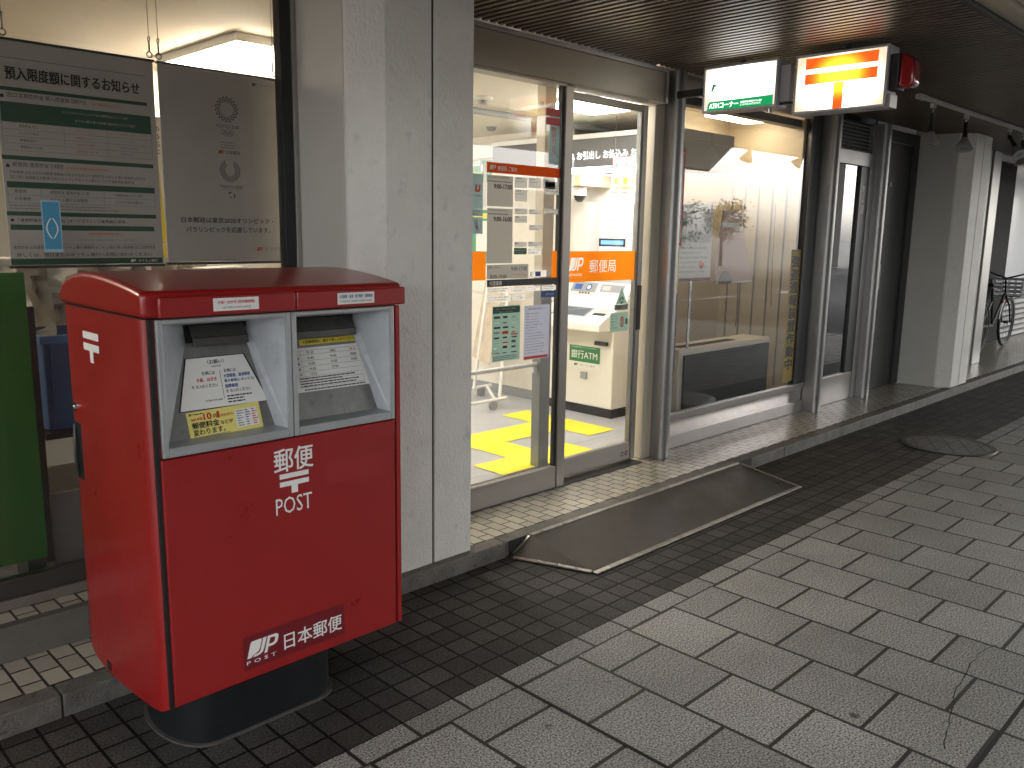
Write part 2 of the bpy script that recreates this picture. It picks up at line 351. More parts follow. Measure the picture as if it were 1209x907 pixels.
class Print:
    """flat artwork on a plane: origin o, unit axes u (reading direction) and v (up); layers step off the surface"""
    def __init__(s, o, u, v, step=.0007):
        s.o = Vector(o); s.u = Vector(u).normalized(); s.w = Vector(v).normalized(); s.n = s.u.cross(s.w); s.e = step; s.mb = MB()
    def P(s, a, b, l): return s.o+s.u*a+s.w*b+s.n*(s.e*l)
    def rect(s, a0, b0, a1, b1, m, l=1):
        if a0 > a1: a0, a1 = a1, a0
        if b0 > b1: b0, b1 = b1, b0
        s.mb.poly([s.P(a0, b0, l), s.P(a1, b0, l), s.P(a1, b1, l), s.P(a0, b1, l)], m); return s
    def poly(s, pts, m, l=1): s.mb.poly([s.P(a, b, l) for a, b in pts], m); return s
    def slab(s, a0, b0, a1, b1, t, m):
        """board of thickness t behind layer 0"""
        A = [s.P(a, b, 0) for a, b in ((a0, b0), (a1, b0), (a1, b1), (a0, b1))]; B = [p-s.n*t for p in A]
        s.mb.add(A+B, [(0,1,2,3),(7,6,5,4),(0,4,5,1),(1,5,6,2),(2,6,7,3),(3,7,4,0)], m); return s
    def text(s, t, a, b, w=None, h=None, m=WHITE, l=2, bold=0, shear=0, space=1, al=0):
        vs, fs, W, H = glyphs(t, 0, space)
        if w is None: w = h*W/H
        if h is None: h = w*H/W
        if al: a -= w*al
        sx = w/W; sy = h/H
        o = max(0, bold)*sy*.62
        for i, (dx, dy) in enumerate(((0, 0),) if o <= 0 else ((-o, -o*.6), (o, o*.6), (o, -o*.6), (-o, o*.6))):
            s.mb.add([s.P(a+x*sx+y*sy*shear+dx, b+y*sy+dy, l+.12*i) for x, y in vs], fs, m)
        return s
    def vtext(s, t, a, b1, w, b0, m, l=2, bold=0):
        n = len(t); ch = (b1-b0)/n
        for i, c in enumerate(t): s.text(c, a, b1-(i+1)*ch+ch*.07, w, ch*.86, m, l, bold)
        return s
    def fine(s, a0, b0, a1, b1, rows, m, l=2, fill=.8, hh=.45):
        """illegible small print as broken dashes"""
        ph = (b1-b0)/rows
        for r in range(rows):
            y = b1-(r+.75)*ph; x = a0; end = a0+(a1-a0)*(fill+(1-fill)*random.random())
            if ph*hh > .0042 and end-a0 > .03:
                hh_ = ph*min(.72, hh*1.35)
                while x < end-hh_*2:
                    t = random.choice(FINE); w = min(hh_*len(t)*.98, end-x); s.text(t, x, y, w, hh_, m, l); x += w+hh_*.3
                continue
            while x < end:
                w = min(ph*random.uniform(.6, 2.2), end-x); s.rect(x, y, x+w, y+ph*hh, m, l); x += w+ph*.22
        return s
    def circ(s, a, b, r, m, l=2, seg=20, r2=0, t0=0, t1=2*PI, ry=1):
        if r2:
            for i in range(seg):
                p, q = t0+(t1-t0)*i/seg, t0+(t1-t0)*(i+1)/seg
                s.poly([(a+math.cos(p)*r2, b+math.sin(p)*r2*ry), (a+math.cos(p)*r, b+math.sin(p)*r*ry), (a+math.cos(q)*r, b+math.sin(q)*r*ry), (a+math.cos(q)*r2, b+math.sin(q)*r2*ry)], m, l)
        else: s.poly([(a+math.cos(2*PI*i/seg)*r, b+math.sin(2*PI*i/seg)*r*ry) for i in range(seg)], m, l)
        return s
    def jp(s, a, b, w, h, m, l=2, cut=None):
        """slanted J P emblem"""
        k = .22
        T = lambda x, y: (a+(x+y*k)/(1.78)*w, b+y*h)
        Q = lambda pts, mm=m, ll=l: s.poly([T(*p) for p in pts], mm, ll)
        Q([(0,0),(.20,0),(.30,.13),(.44,.19),(.55,.27),(.60,.42),(.60,1),(.08,1),(.02,.97),(0,.90)])
        Q([(.66,.3),(.84,.3),(.86,1),(.66,1)]);
        Q([(.30,0),(.5,0),(.68,.04),(.8,.14),(.84,.3),(.66,.3),(.62,.2),(.52,.14),(.36,.13)])
        Q([(.92,0),(1.08,0),(1.08,1),(.92,1)])
        Q([(1.08,.84),(1.3,.84),(1.38,.76),(1.54,.86),(1.46,.96),(1.34,1),(1.08,1)])
        Q([(1.38,.76),(1.38,.56),(1.54,.46),(1.56,.66),(1.54,.86)])
        Q([(1.08,.32),(1.34,.32),(1.46,.37),(1.54,.46),(1.38,.56),(1.3,.48),(1.08,.48)])
        return s
    def posta(s, a0, b0, a1, b1, m, l=2):
        """the postal mark: two bars and a stem"""
        w = a1-a0; h = b1-b0; t = h*.24
        s.rect(a0, b1-t, a1, b1, m, l); s.rect(a0, b1-t-h*.14-t, a1, b1-t-h*.14, m, l)
        s.rect(a0+w*.39, b0, a0+w*.61, b1-2*t-h*.14, m, l); return s

def outlines(vs, fs):
    """closed outlines of a flat mesh, from its boundary edges"""
    E = {}
    for f in fs:
        for a, b in zip(f, f[1:]+f[:1]):
            if (b, a) in E: del E[(b, a)]
            else: E[(a, b)] = 1
    nx = {}
    for a, b in E: nx.setdefault(a, []).append(b)
    out = []
    while nx:
        a = next(iter(nx)); lp = [a]; c = a
        while c in nx:
            b = nx[c].pop()
            if not nx[c]: del nx[c]
            if b == a: break
            lp.append(b); c = b
        if len(lp) > 2: out.append([vs[i] for i in lp])
    return out
def cut_band(w, h, loops):
    """a w x h rectangle with the loops cut out of it, filled flat"""
    cu = bpy.data.curves.new('b', 'CURVE'); cu.dimensions = '2D'; cu.fill_mode = 'BOTH'
    for lp in [[(0, 0), (w, 0), (w, h), (0, h)]]+loops:
        sp = cu.splines.new('POLY'); sp.points.add(len(lp)-1); sp.use_cyclic_u = True
        for q, (x, y) in zip(sp.points, lp): q.co = (x, y, 0, 1)
    o = bpy.data.objects.new('b', cu); COL.objects.link(o); bpy.context.view_layer.update()
    ev = o.evaluated_get(bpy.context.evaluated_depsgraph_get()); m = ev.to_mesh()
    vs = [(v.co.x, v.co.y) for v in m.vertices]; fs = [list(p.vertices) if p.normal.z > 0 else list(p.vertices)[::-1] for p in m.polygons]
    ev.to_mesh_clear(); bpy.data.objects.remove(o); bpy.data.curves.remove(cu)
    return vs, fs
NEGY = dict(u=(1, 0, 0), v=(0, 0, 1))     # faces the street (-Y)
NEGX = dict(u=(0, -1, 0), v=(0, 0, 1))    # faces -X; reading direction runs to -Y

# ================================================================== SETTING
PAV = brickmat('granite_pavers', (.225, .216, .197, 1), (.31, .298, .272, 1), (.011, .0095, .008, 1), .30, .30, .5, .0072, 1.87, 1.66, True, .6, .9, grain=.95, gscale=165, stain=.9, mottle=.2)
PAVB = brickmat('granite_border', (.20, .192, .176, 1), (.28, .27, .246, 1), (.011, .0095, .008, 1), .205, .30, 0, .0070, 1.868, 1.812, False, .6, .9, grain=.95, gscale=165, stain=.7)
PAVD = brickmat('dark_tiles', (.042, .038, .034, 1), (.075, .069, .061, 1), (.003, .0027, .0022, 1), .1025, .0985, 0, .0048, 1.868, 1.908, False, .7, .9, spec=.22, grain=.5, gscale=140, stain=.5, mottle=.3)
APR = brickmat('cream_floor_tiles', (.56, .51, .40, 1), (.42, .375, .30, 1), (.035, .029, .022, 1), .108, .0695, .5, .0045, 2.583, 2.74, True, .32, .5, mottle=.16, coat=.22, stain=.3)
# pavement: three flush sheets butted together
link('pavement', MB().poly([(-12, -2.2, 0), (13, -2.2, 0), (13, 1.81, 0), (-12, 1.81, 0)], PAV), kind='structure')
link('pavement_border', MB().poly([(-12, 1.81, 0), (13, 1.81, 0), (13, 1.908, 0), (-12, 1.908, 0)], PAVB), kind='structure')
link('pavement_dark_tiles', MB().poly([(-12, 1.908, 0), (13, 1.908, 0), (13, 2.66, 0), (-12, 2.66, 0)], PAVD), kind='structure')
# expansion joints (wide dark gaps filled with mastic)
JM = mat('joint_mastic', (.010, .009, .008, 1), .8)
mb = MB()
mb.box(1.863, -2.2, -.01, 1.874, 1.905, .0025, JM); mb.box(1.8745, .592, -.01, 12.9, .604, .0025, JM)
link('pavement_joint', mb, kind='structure')
cp = [(3.381, 0.784), (3.294, 0.808), (3.067, 0.797), (2.865, 0.77), (2.686, 0.725), (2.498, 0.68)]
mb = MB(); fine_ = []
for (a, b), (c, d) in zip(cp, cp[1:]):
    for k in range(5): fine_.append((a+(c-a)*k/5+random.uniform(-.006, .006), b+(d-b)*k/5+random.uniform(-.006, .006)))
for (a, b), (c, d) in zip(fine_, fine_[1:]):
    w_ = random.uniform(.0008, .0022); L_ = math.hypot(c-a, d-b); nx_, ny_ = -(d-b)/L_*w_, (c-a)/L_*w_
    mb.poly([(a-nx_, b-ny_, .004), (c-nx_, d-ny_, .004), (c+nx_, d+ny_, .004), (a+nx_, b+ny_, .004)], JM)
link('pavement_crack', mb, kind='structure')
ASPH = mat('asphalt', (.05, .05, .052, 1), .85, var=.15, vscale=3, bump=.3, bscale=150, spec=.15)
link('road', MB().poly([(-40, -10, -.12), (90, -10, -.12), (90, -2.33, -.12), (-40, -2.33, -.12)], ASPH), kind='structure')
link('ground', MB().poly([(-600, -600, -.16), (600, -600, -.16), (600, 600, -.16), (-600, 600, -.16)], mat('far_ground', (.05, .048, .044, 1), .9, var=.1)), kind='structure')
link('added_dark_street', MB().poly([(13.12, -2.33, -.12), (60, -2.33, -.12), (60, 2.65, -.12), (13.12, 2.65, -.12)], ASPH), kind='structure')  # unseen dark asphalt, added to keep bright ground out of the window reflections
link('added_street_kerb', MB().box(13.001, -2.2, -.13, 13.12, 2.65, .01, STONE), kind='structure', bevel=.01)
link('road_kerb', MB().box(-12, -2.33, -.13, 13.12, -2.201, .01, STONE), kind='structure', bevel=.01)
mb = MB()
for i in range(14): mb.box(-12+i*5, -5.7, -.118, -9.5+i*5, -5.58, -.114, WHITE)
link('road_line', mb, kind='structure')
# stone kerb of the raised shop floor, in cut lengths
mb = MB(); x = -6.0; cuts = [-6, -5.1, -4.2, -3.3, -2.4, -1.5, -.6, .3, .72, 1.3, 2.64]
while cuts[-1] < 15: cuts.append(cuts[-1]+.9)
for a, b in zip(cuts, cuts[1:]): mb.box(a+.0015, 2.655, -.02, b-.0015, 2.74, .075, STONE)
link('stone_kerb', mb, kind='structure', bevel=.006)
link('shop_floor_tiles', MB().box(-6, 2.7405, -.02, 15, 3.4, .0745, APR), kind='structure')
# raised step under the left window
mb = MB(); mb.box(-6, 2.985, .0755, 1.885, 3.03, .197, mat('step_riser', (.13, .12, .105, 1), .55, var=.12, dirt=.2)); mb.box(-6, 3.0305, .0755, 1.885, 3.2, .195, APR)
link('window_step', mb, kind='structure', bevel=.004)
link('interior_floor', MB().box(2.46, 3.405, -.02, 9, 12, .09, FLOORIN).box(-6, 3.405, -.02, 2.4595, 12, .2, mat('dark_office_floor', (.06, .06, .06, 1), .5)), kind='structure')

# slatted soffit: slats run from the shopfront to the street
mb = MB(); x = -4.0
while x < 26:
    mb.box(x, 1.32, 2.465, x+.026, 3.04, 2.50, SLAT); x += .052
t = root('slatted_soffit', 'dark bronze slatted soffit over the pavement in front of the shops', 'ceiling', (5, 2.2, 2.46)); t['kind'] = 'structure'
link('slat', mb, t)['kind'] = 'stuff'
link('backing', MB().box(-4, 1.32, 2.54, 26, 3.2, 2.56, DARK), t)
link('edge_trim', MB().box(-4, 1.295, 2.455, 26, 1.317, 2.6, BLACK), t)
t = root('soffit_fascia', 'beige and white fascia beam along the street edge of the soffit', 'fascia', (5, 1.2, 2.46)); t['kind'] = 'structure'
link('beam', MB().box(-4, 1.20, 2.475, 26, 1.292, 2.80, FASC), t)
mb = MB()
x = -4
while x < 26: mb.box(x+.002, 1.0, 2.50, x+1.498, 1.197, 2.80, WFASC); x += 1.5
link('panel', mb, t, bevel=.003)
# the deck of the footbridge above the pavement, open to the sky beyond its slanted edge
mb = MB().prism([(-.3, 1.0), (9.9, 1.0), (14.5, -2.3), (20.4, -6.6), (-.3, -6.6)], 2, 3.2, 3.7, ROOFM)
t = root('overhead_deck', 'dark underside of the wide deck overhead, its edge slanting across the street', 'roof', (5, -4, 3.2)); t['kind'] = 'structure'
link('deck', mb, t)
link('edge_wall', MB().box(-4, .99, 2.81, 26, 1.29, 3.95, FASC), t)
TILEC = mat('dark_concrete', (.16, .15, .135, 1), .7, var=.1)
for (x, y) in ((.2, -6.1), (7, -6.1), (15, -6.1)):
    mb = MB(); mb.box(x-.35, y-.35, -.12, x+.35, y+.35, 3.195, TILEC)
    link('deck_column', mb, base=(x, y, -.12), bevel=.03, label='concrete column holding the deck across the road', cat='column', group='columns holding the deck')
t = root('street_shade_slab', 'unseen wide slab added high above the street to shade it', 'shade slab', (20, -12, 10)); t['kind'] = 'structure'  # unseen high slab, added to keep sky light off the street below
link('shade_slab', MB().prism([(-30, -16), (75, -16), (75, -7), (27, -7), (27, 4), (13.5, 4), (13.5, -7), (-30, -7)], 2, 10, 11.2, ROOFM), t)
for (x, y) in ((-20, -10), (45, -15), (60, -10)): link('shade_slab_pier', MB().box(x-.8, y-.8, -.12, x+.8, y+.8, 9.999, TILEC), t)
# upper building mass above the soffit
t = root('post_office_building', 'pale upper storeys of the post office building above the shopfront', 'building', (5, 8, 0))
link('wall', MB().box(-6, 3.21, 2.62, 26, 12, 9, STUCCO), t)
link('back_wall', MB().box(-6, 12.01, 0, 26, 12.2, 2.6, WALLIN), t)

# ================================================================== PILLARS
def pillar(X0, X1, joint, yb, label, sc_=1):
    t = root('pillar', label, 'pillar', ((X0+X1)/2, 2.9, .075), 'textured concrete pillars of the shopfront')
    c = .105; top = 2.62
    mb = MB().prism([(X0-c, yb-.05), (X0-c, 2.69+c), (X0, 2.69), (joint-.006, 2.69), (joint-.006, yb-.05)], 2, .076, top, STUCCO)
    link('panel', mb, t, bevel=.004)
    mb = MB().prism([(joint+.006, yb-.05), (joint+.006, 2.69), (X1, 2.69), (X1, yb-.05)], 2, .076, top, STUCCO)
    link('panel', mb, t, bevel=.004)
    link('joint_sealant', MB().box(joint-.0055, 2.697, .08, joint+.0055, yb-.06, top-.01, BLACK), t)
    link('side_panel', MB().box(X0-c-.004, 2.69+c+.012, .077, X0-c+.02, yb, top, SMOOTHG), t, bevel=.003)
    return t
pillar(1.998, 2.447, 2.23, 3.14, 'pale textured concrete pillar between the poster window and the glass entrance')
pillar(8.73, 9.19, 8.96, 3.2, 'pale concrete pillar standing right of the dark metal door')

# ================================================================== POST BOX
t = root('post_box', 'large red street post box with two metal posting slots on a black pedestal', 'post box', (1.24, 2.45, 0))
x0, x1 = .835, 1.636; yf, yr = 2.150, 2.745; zb = .19; zt = 1.27
# side profile (Y,Z) with sagging underside and rounded rear corner
prof = [(yf+.004, .195), (2.22, .175), (2.35, .150), (2.52, .134), (2.62, .134), (2.69, .15), (2.733, .19), (yr, .25), (yr, 1.268), (yf+.004, 1.268)]
def rounded_body(mb, prof, xa, xb, ycut, r, m):
    """extrude the side profile along X, front vertical corners rounded in plan by radius r (yields stepped X insets)"""
    pass
# body built as horizontal loops so the front corners can be rounded in plan
def loop(z, yfront, yback, r=.030, rb=.03):
    pts = []
    for cx, cy, a0, rr in ((x1-rb, yback-rb, 0, rb), (x0+rb, yback-rb, 90, rb)):
        for k in range(5):
            a = math.radians(a0+22.5*k); pts.append((cx+math.cos(a)*rr, cy+math.sin(a)*rr, z))
    for k in range(10): pts.append((x0, yback-rb-(yback-yfront-rb-r)*(k+1)/11, z))
    for cx, cy, a0, rr in ((x0+r, yfront+r, 180, r), (x1-r*.6, yfront+r*.6, 270, r*.6)):
        for k in range(5):
            a = math.radians(a0+22.5*k); pts.append((cx+math.cos(a)*rr, cy+math.sin(a)*rr, z))
    for k in range(10): pts.append((x1, yfront+r*.6+(yback-yfront-rb-r*.6)*(k+1)/11, z))
    return pts
def zlow(y):
    P_ = [(2.15, .195), (2.20, .172), (2.337, .155), (2.514, .141), (2.611, .143), (2.69, .155), (2.725, .18), (2.745, .25)]
    for (a, b), (c, d) in zip(P_, P_[1:]):
        if y <= c: return b+(d-b)*max(0, (y-a))/(c-a)
    return .25
mb = MB(); L0 = [(x, y, zlow(y)) for x, y, z in loop(0, yf+.004, yr)]; L1 = loop(.26, yf+.004, yr); L2 = loop(1.268, yf+.004, yr); n = len(L0)
mb.add(L0+L1+L2, [(i, (i+1) % n, n+(i+1) % n, n+i) for i in range(n)]+[(n+i, n+(i+1) % n, 2*n+(i+1) % n, 2*n+i) for i in range(n) if i != 24]+[list(range(2*n, 3*n))], RED)
# underside as strips across the width
left = sorted([p for p in L0 if p[0] < 1.2], key=lambda p: p[1]); 
ys = [2.154+i*(2.745-2.154)/14 for i in range(15)]
for a, b in zip(ys, ys[1:]):
    ia = .02 if a < 2.17 else 0; mb.poly([(x0+.004+ia, a, zlow(a)+.001), (x0+.004+ia, b, zlow(b)+.001), (x1-.004, b, zlow(b)+.001), (x1-.004, a, zlow(a)+.001)], RED)
link('body', mb, t, smooth=True)
# front frame strips round the recessed slots: side and corner flanges are the body itself; cut plate
fp = MB()
fp.box(.859, yf-.010, .199, 1.613, yf+.003, .900, RED)
link('front_door', fp, t, bevel=.004)
link('corner_flange', MB().box(1.620, yf-.010, .20, 1.6365, yf+.003, 1.268, RED), t, bevel=.003)
link('door_gap', MB().box(.848, yf-.003, .196, .8585, yf+.0085, 1.268, BLACK), t); link('door_gap', MB().box(1.6135, yf-.002, .2, 1.6195, yf+.0035, 1.268, BLACK), t)
# hood with a barrel top
zh0 = 1.272
def hz(y):   # height of the hood's top along depth
    P_ = [(2.12, 1.336), (2.15, 1.341), (2.20, 1.349), (2.27, 1.358), (2.36, 1.367), (2.46, 1.373), (2.55, 1.373), (2.62, 1.366), (2.68, 1.352), (2.72, 1.336), (2.745, 1.318), (2.76, 1.30)]
    for (a, b), (c, d) in zip(P_, P_[1:]):
        if y <= c: return b+(d-b)*(y-a)/(c-a)
    return 1.30
hy = [2.133+i*(2.757-2.133)/20 for i in range(21)]
X0, X1 = x0-.006, x1+.006
prof = [(hy[0], zh0)]+[(y, hz(y)) for y in hy]+[(hy[-1], zh0)]
mb = MB().prism(prof, 0, X0, X1, REDTOP)
hood = link('hood', mb, t, bevel=.014, seg=3, smooth=True)
mb = MB().box(.864, 2.112, 1.273, 1.2515, 2.1325, 1.327, RED); link('hood_band', mb, t, bevel=.005, smooth=True)
mb = MB().box(1.2545, 2.112, 1.273, 1.638, 2.1325, 1.327, RED); link('hood_band', mb, t, bevel=.005, smooth=True)
link('hood_seam', MB().box(x0+.002, 2.156, 1.2685, x1-.002, 2.74, 1.2715, BLACK), t)
# label stickers on the hood bands
p = Print((1.006, 2.1115, 1.284), **NEGY); p.rect(0, 0, .130, .034, WHITE, 1); p.text('手紙・はがき (定形郵便物)', .012, .017, .106, .010, REDP, 2, .02); p.text('LETTERS POSTCARDS', .026, .006, .08, .005, BLACK, 2)
link('slot_label', p.mb, t, label='white sticker with red writing above the left slot')
p = Print((1.387, 2.1115, 1.283), **NEGY); p.rect(0, 0, .131, .034, WHITE, 1); p.text('大型郵便・速達・電子郵便・国際郵便', .006, .018, .118, .010, BLUEPR, 2, .02); p.text('OTHER MAIL  EXPRESS  INTERNATIONAL', .008, .006, .114, .005, BLACK, 2)
link('slot_label', p.mb, t, label='white sticker with blue writing above the right slot')

def slot_unit(xa, xb, right):
    z0, z1 = .904, 1.2675; yo = yf-.013
    fr = MB()
    i = .016
    # frame: outer bezel of four bars
    fr.box(xa, yo, z0, xa+i, yf+.003, z1, STEEL); fr.box(xb-i, yo, z0, xb, yf+.003, z1, STEEL)
    fr.box(xa+i+.0002, yo, z1-.013, xb-i-.0002, yf+.003, z1, STEEL); fr.box(xa+i+.0002, yo, z0, xb-i-.0002, yf+.003, z0+.026, STEEL)
    un = link('slot_unit', fr, t, bevel=.003, label='left metal slot unit for letters' if not right else 'right metal slot unit for large mail')
    # funnel proud of the body: back plane tilts from deep at the top to shallow at the bottom
    A = (xa+i, z0+.026); Bx = xb-i; zt_ = z1-.013; dp = .0025
    return un, A, Bx, zt_
# The body front is flat, so the recesses are cut for real: rebuild the body without its front face behind the units
def funnel(xa, xb, right):
    un, A, Bx, zt_ = slot_unit(xa, xb, right)
    xi0, xi1, zb_ = A[0], Bx, A[1]
    yo = yf-.006; yi = 2.262
    if not right: u0, u1, zu = 1.000, 1.163, 1.185
    else: u0, u1, zu = 1.262, 1.530, 1.180
    # back slope trapezoid: bottom edge at the front, top edge deep
    f = MB()
    bl = (xi0+.012, yo+.042, zb_+.006); brr = (xi1-.018, yo+.042, zb_+.006)
    tl = (u0-.008, yi, zu); tr = (u1+.008, yi, zu)
    if right: bl = (xi0+.004, yo+.042, zb_+.006); tl = (xi0+.006, yi, zu)
    f.poly([bl, brr, tr, tl], STEELD)
    f.poly([(xi0, yo, zb_), (xi1, yo, zb_), brr, bl], STEEL)                                  # lip
    ttl = (u0-.012 if not right else xi0+.006, yi, 1.236); ttr = (u1+.012, yi, 1.236)
    for a_, b_ in ((bl, tl), (tl, ttl), (ttl, (xi0, yo, zt_))): f.poly([(xi0, yo, zb_), a_, b_], STEELF)     # left cheek
    for a_, b_ in ((brr, tr), (tr, ttr), (ttr, (xi1, yo, zt_))): f.poly([(xi1, yo, zb_), b_, a_], STEELF)    # right cheek
    f.poly([(xi0, yo, zt_), ttl, ttr, (xi1, yo, zt_)], STEELF)                          # roof
    link('funnel', f, un)
    g = MB()                                                                          # slot mouth and flap
    fl = lambda q: g.box(*q)
    a0, a1 = (u0, u1) if not right else (xi0+.008, u1)
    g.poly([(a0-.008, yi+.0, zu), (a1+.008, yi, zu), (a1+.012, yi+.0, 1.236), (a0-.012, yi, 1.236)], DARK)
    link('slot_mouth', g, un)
    h = MB()
    h.prism([(yi-.012, 1.234), (yi-.004, 1.236), (yi-.022, zu+.020), (yi-.030, zu+.018)], 0, a0, a1, STEELK)
    h.prism([(yi-.034, zu+.016), (yi-.026, zu+.019), (yi-.028, zu-.004), (yi-.036, zu-.006)], 0, a0, a1, STEELK)
    link('slot_flap', h, un, bevel=.002)
    # notices lie on the slope
    d = Vector((0, tl[1]-bl[1], tl[2]-bl[2])).normalized()
    return un, bl, brr, tl, tr, d
un, bl, brr, tl, tr, d = funnel(.8645, 1.2465, False)
H = (Vector((0, tl[1], tl[2]))-Vector((0, bl[1], bl[2]))).length
p = Print((0, bl[1], bl[2]), (1, 0, 0), d)
zz = lambda z: (z-bl[2])/d.z
a, b = zz(1.007), zz(1.143)
p.poly([(.940, a-.002), (1.212, a-.002), (1.158, b+.002), (.982, b+.002)], BLACK, .6)
p.poly([(.945, a), (1.206, a), (1.154, b), (.986, b)], WHITE, 1)
K = (b-a)/.136
def tx(s, x, z, w, h, m, bold=.01): p.text(s, x, zz(z), w, h, m, 2, bold)
tx('〈お願い〉', 1.043, 1.124, .05, .012, BLACK, .02); tx('NOTICE', 1.055, 1.115, .026, .005, BLACK)
p.rect(1.0745, zz(1.027), 1.0755, zz(1.105), BLACK, 2)
tx('左側には', 1.022, 1.096, .038, .010, BLACK); tx('手紙、はがき', 1.004, 1.078, .058, .011, REDP, .02); tx('を お入れください', .988, 1.062, .075, .010, BLACK)
tx('右側には', 1.087, 1.098, .036, .010, BLACK); tx('大型郵便、速達郵便', 1.084, 1.083, .080, .0105, BLUEPR, .03); tx('電子郵便(レタックス)', 1.084, 1.069, .090, .0105, BLUEPR, .03)
tx('国際郵便', 1.084, 1.055, .038, .0105, BLUEPR, .03); tx('を お入れください', 1.084, 1.042, .075, .010, BLACK)
tx('LETTERS, POSTCARDS', 1.02, 1.024, .05, .005, BLACK)
p.fine(1.084, zz(1.013), 1.165, zz(1.037), 3, BLACK, 2, .6)
link('notice', p.mb, un, label='white trapezoid notice in the left slot')
p = Print((0, bl[1]+.0, bl[2]), (1, 0, 0), d, .0009)
# yellow price change sticker, slightly rotated
ang = math.radians(1.5); u = Vector((math.cos(ang), 0, 0))+d*math.sin(ang); v = d*math.cos(ang)-Vector((1, 0, 0))*math.sin(ang)
q = Print(Vector((.960, bl[1], bl[2]))+d*zz(.931), u, v, .0011)
q.rect(0, 0, .216, .074, YPALE, 1); q.text('2019年', .010, .048, .034, .010, REDP, 2, .03); q.text('10', .047, .048, .022, .018, REDP, 2, .05); q.text('月', .073, .048, .011, .012, BLACK, 2, .02); q.text('1', .086, .048, .006, .018, REDP, 2, .03)
q.text('日(火)から', .096, .048, .036, .010, REDP, 2, .01); q.text('郵便料金', .010, .027, .078, .018, BLACK, 2, .03); q.text('などが', .092, .028, .036, .011, BLACK, 2, .02)
q.text('変わります。', .010, .008, .092, .017, BLACK, 2, .03); q.rect(.138, .010, .206, .062, WHITE, 2); q.fine(.142, .012, .165, .06, 7, GREY, 3, .5); q.fine(.168, .012, .184, .06, 7, BLUEPR, 3, .5); q.fine(.188, .012, .204, .06, 7, REDP, 3, .6)
q.jp(.006, .064, .009, .006, BLACK); q.fine(.018, .064, .05, .070, 1, BLACK, 2, .9); q.fine(.012, .002, .12, .006, 1, GREY, 2, .9)
link('price_sticker', q.mb, un, label='yellow sticker announcing new postal rates')
un, bl, brr, tl, tr, d = funnel(1.2495, 1.6125, True)
zz = lambda z: (z-bl[2])/d.z
p = Print((0, bl[1], bl[2]), (1, 0, 0), d, .0009)
p.poly([(1.291, zz(1.014)), (1.598, zz(1.014)), (1.562, zz(1.143)), (1.291, zz(1.143))], WHITE, 1)
def tx(s, x, z, w, h, m, bold=.01): p.text(s, x, zz(z), w, h, m, 2, bold)
def ln(x0, z0, x1, z1, m=GREY, w=.0008):
    if abs(z1-z0) < 1e-6: p.rect(x0, zz(z0), x1, zz(z0)+w, m, 2)
    else: p.rect(x0, zz(z0), x0+w, zz(z1), m, 2)
for z in (1.134, 1.122, 1.104, 1.088, 1.072, 1.058, 1.046, 1.026): ln(1.316, z, 1.550, z)
ln(1.316, 1.026, 0, 1.134); ln(1.550, 1.026, 0, 1.134); ln(1.337, 1.026, 0, 1.134)
for x, h_, c in ((1.36, '平 日', BLACK), (1.44, '土曜日', BLACK), (1.515, '休 日', REDP)): tx(h_, x, 1.124, .022, .008, c)
for i, z in enumerate((1.108, 1.092, 1.076, 1.061)):
    tx('取集時刻'[i], 1.323, z, .008, .009, BLACK)
    for x, tt in ((1.36, ('9:45', '12:30', '14:35', '17:15')), (1.44, ('9:45', '12:05', '15:30', '')), (1.515, ('10:00', '14:50', '', ''))):
        if tt[i]: tx(tt[i], x, z, .022, .008, BLACK)
p.fine(1.320, zz(1.027), 1.54, zz(1.057), 4, BLACK, 2, .5); p.fine(1.33, zz(1.016), 1.57, zz(1.024), 1, BLACK, 2, .9)
link('collection_times', p.mb, un, label='white card of collection times in the right slot')
p = Print((0, bl[1], bl[2]), (1, 0, 0), d, .001); p.rect(1.342, zz(1.151), 1.556, zz(1.168), YELLOW, 1); p.text('大型郵便物は、横まで差し入れてください', 1.352, zz(1.1545), .195, .010, BLACK, 2, .025)
link('yellow_strip', p.mb, un)
# writing on the front
p = Print((0, yf-.0105, 0), **NEGY)
p.text('郵便', 1.180, .803, .128, .070, WHITE, 1, .02); p.posta(1.196, .735, 1.292, .797, WHITE, 1); p.text('POST', 1.181, .676, .120, .050, WHITE, 1, -.004)
link('lettering', p.mb, t, label='white writing on the front door')
p = Print((0, yf-.0105, 0), **NEGY); p.rect(1.062, .232, 1.405, .335, DRED, 1); p.jp(1.072, .266, .105, .050, WHITE, 2); p.text('POST', 1.070, .247, .094, .011, WHITE, 2, .03, space=1.7)
p.text('日本郵便', 1.192, .252, .203, .052, WHITE, 2, .015)
link('name_plate', p.mb, t, label='dark red company plate at the bottom of the front')
p = Print((0, yf-.0105, 0), **NEGY); p.rect(1.340, .732, 1.565, .806, FRED, 1); link('faded_patch', p.mb, t, label='faded rectangle where a sticker was removed')
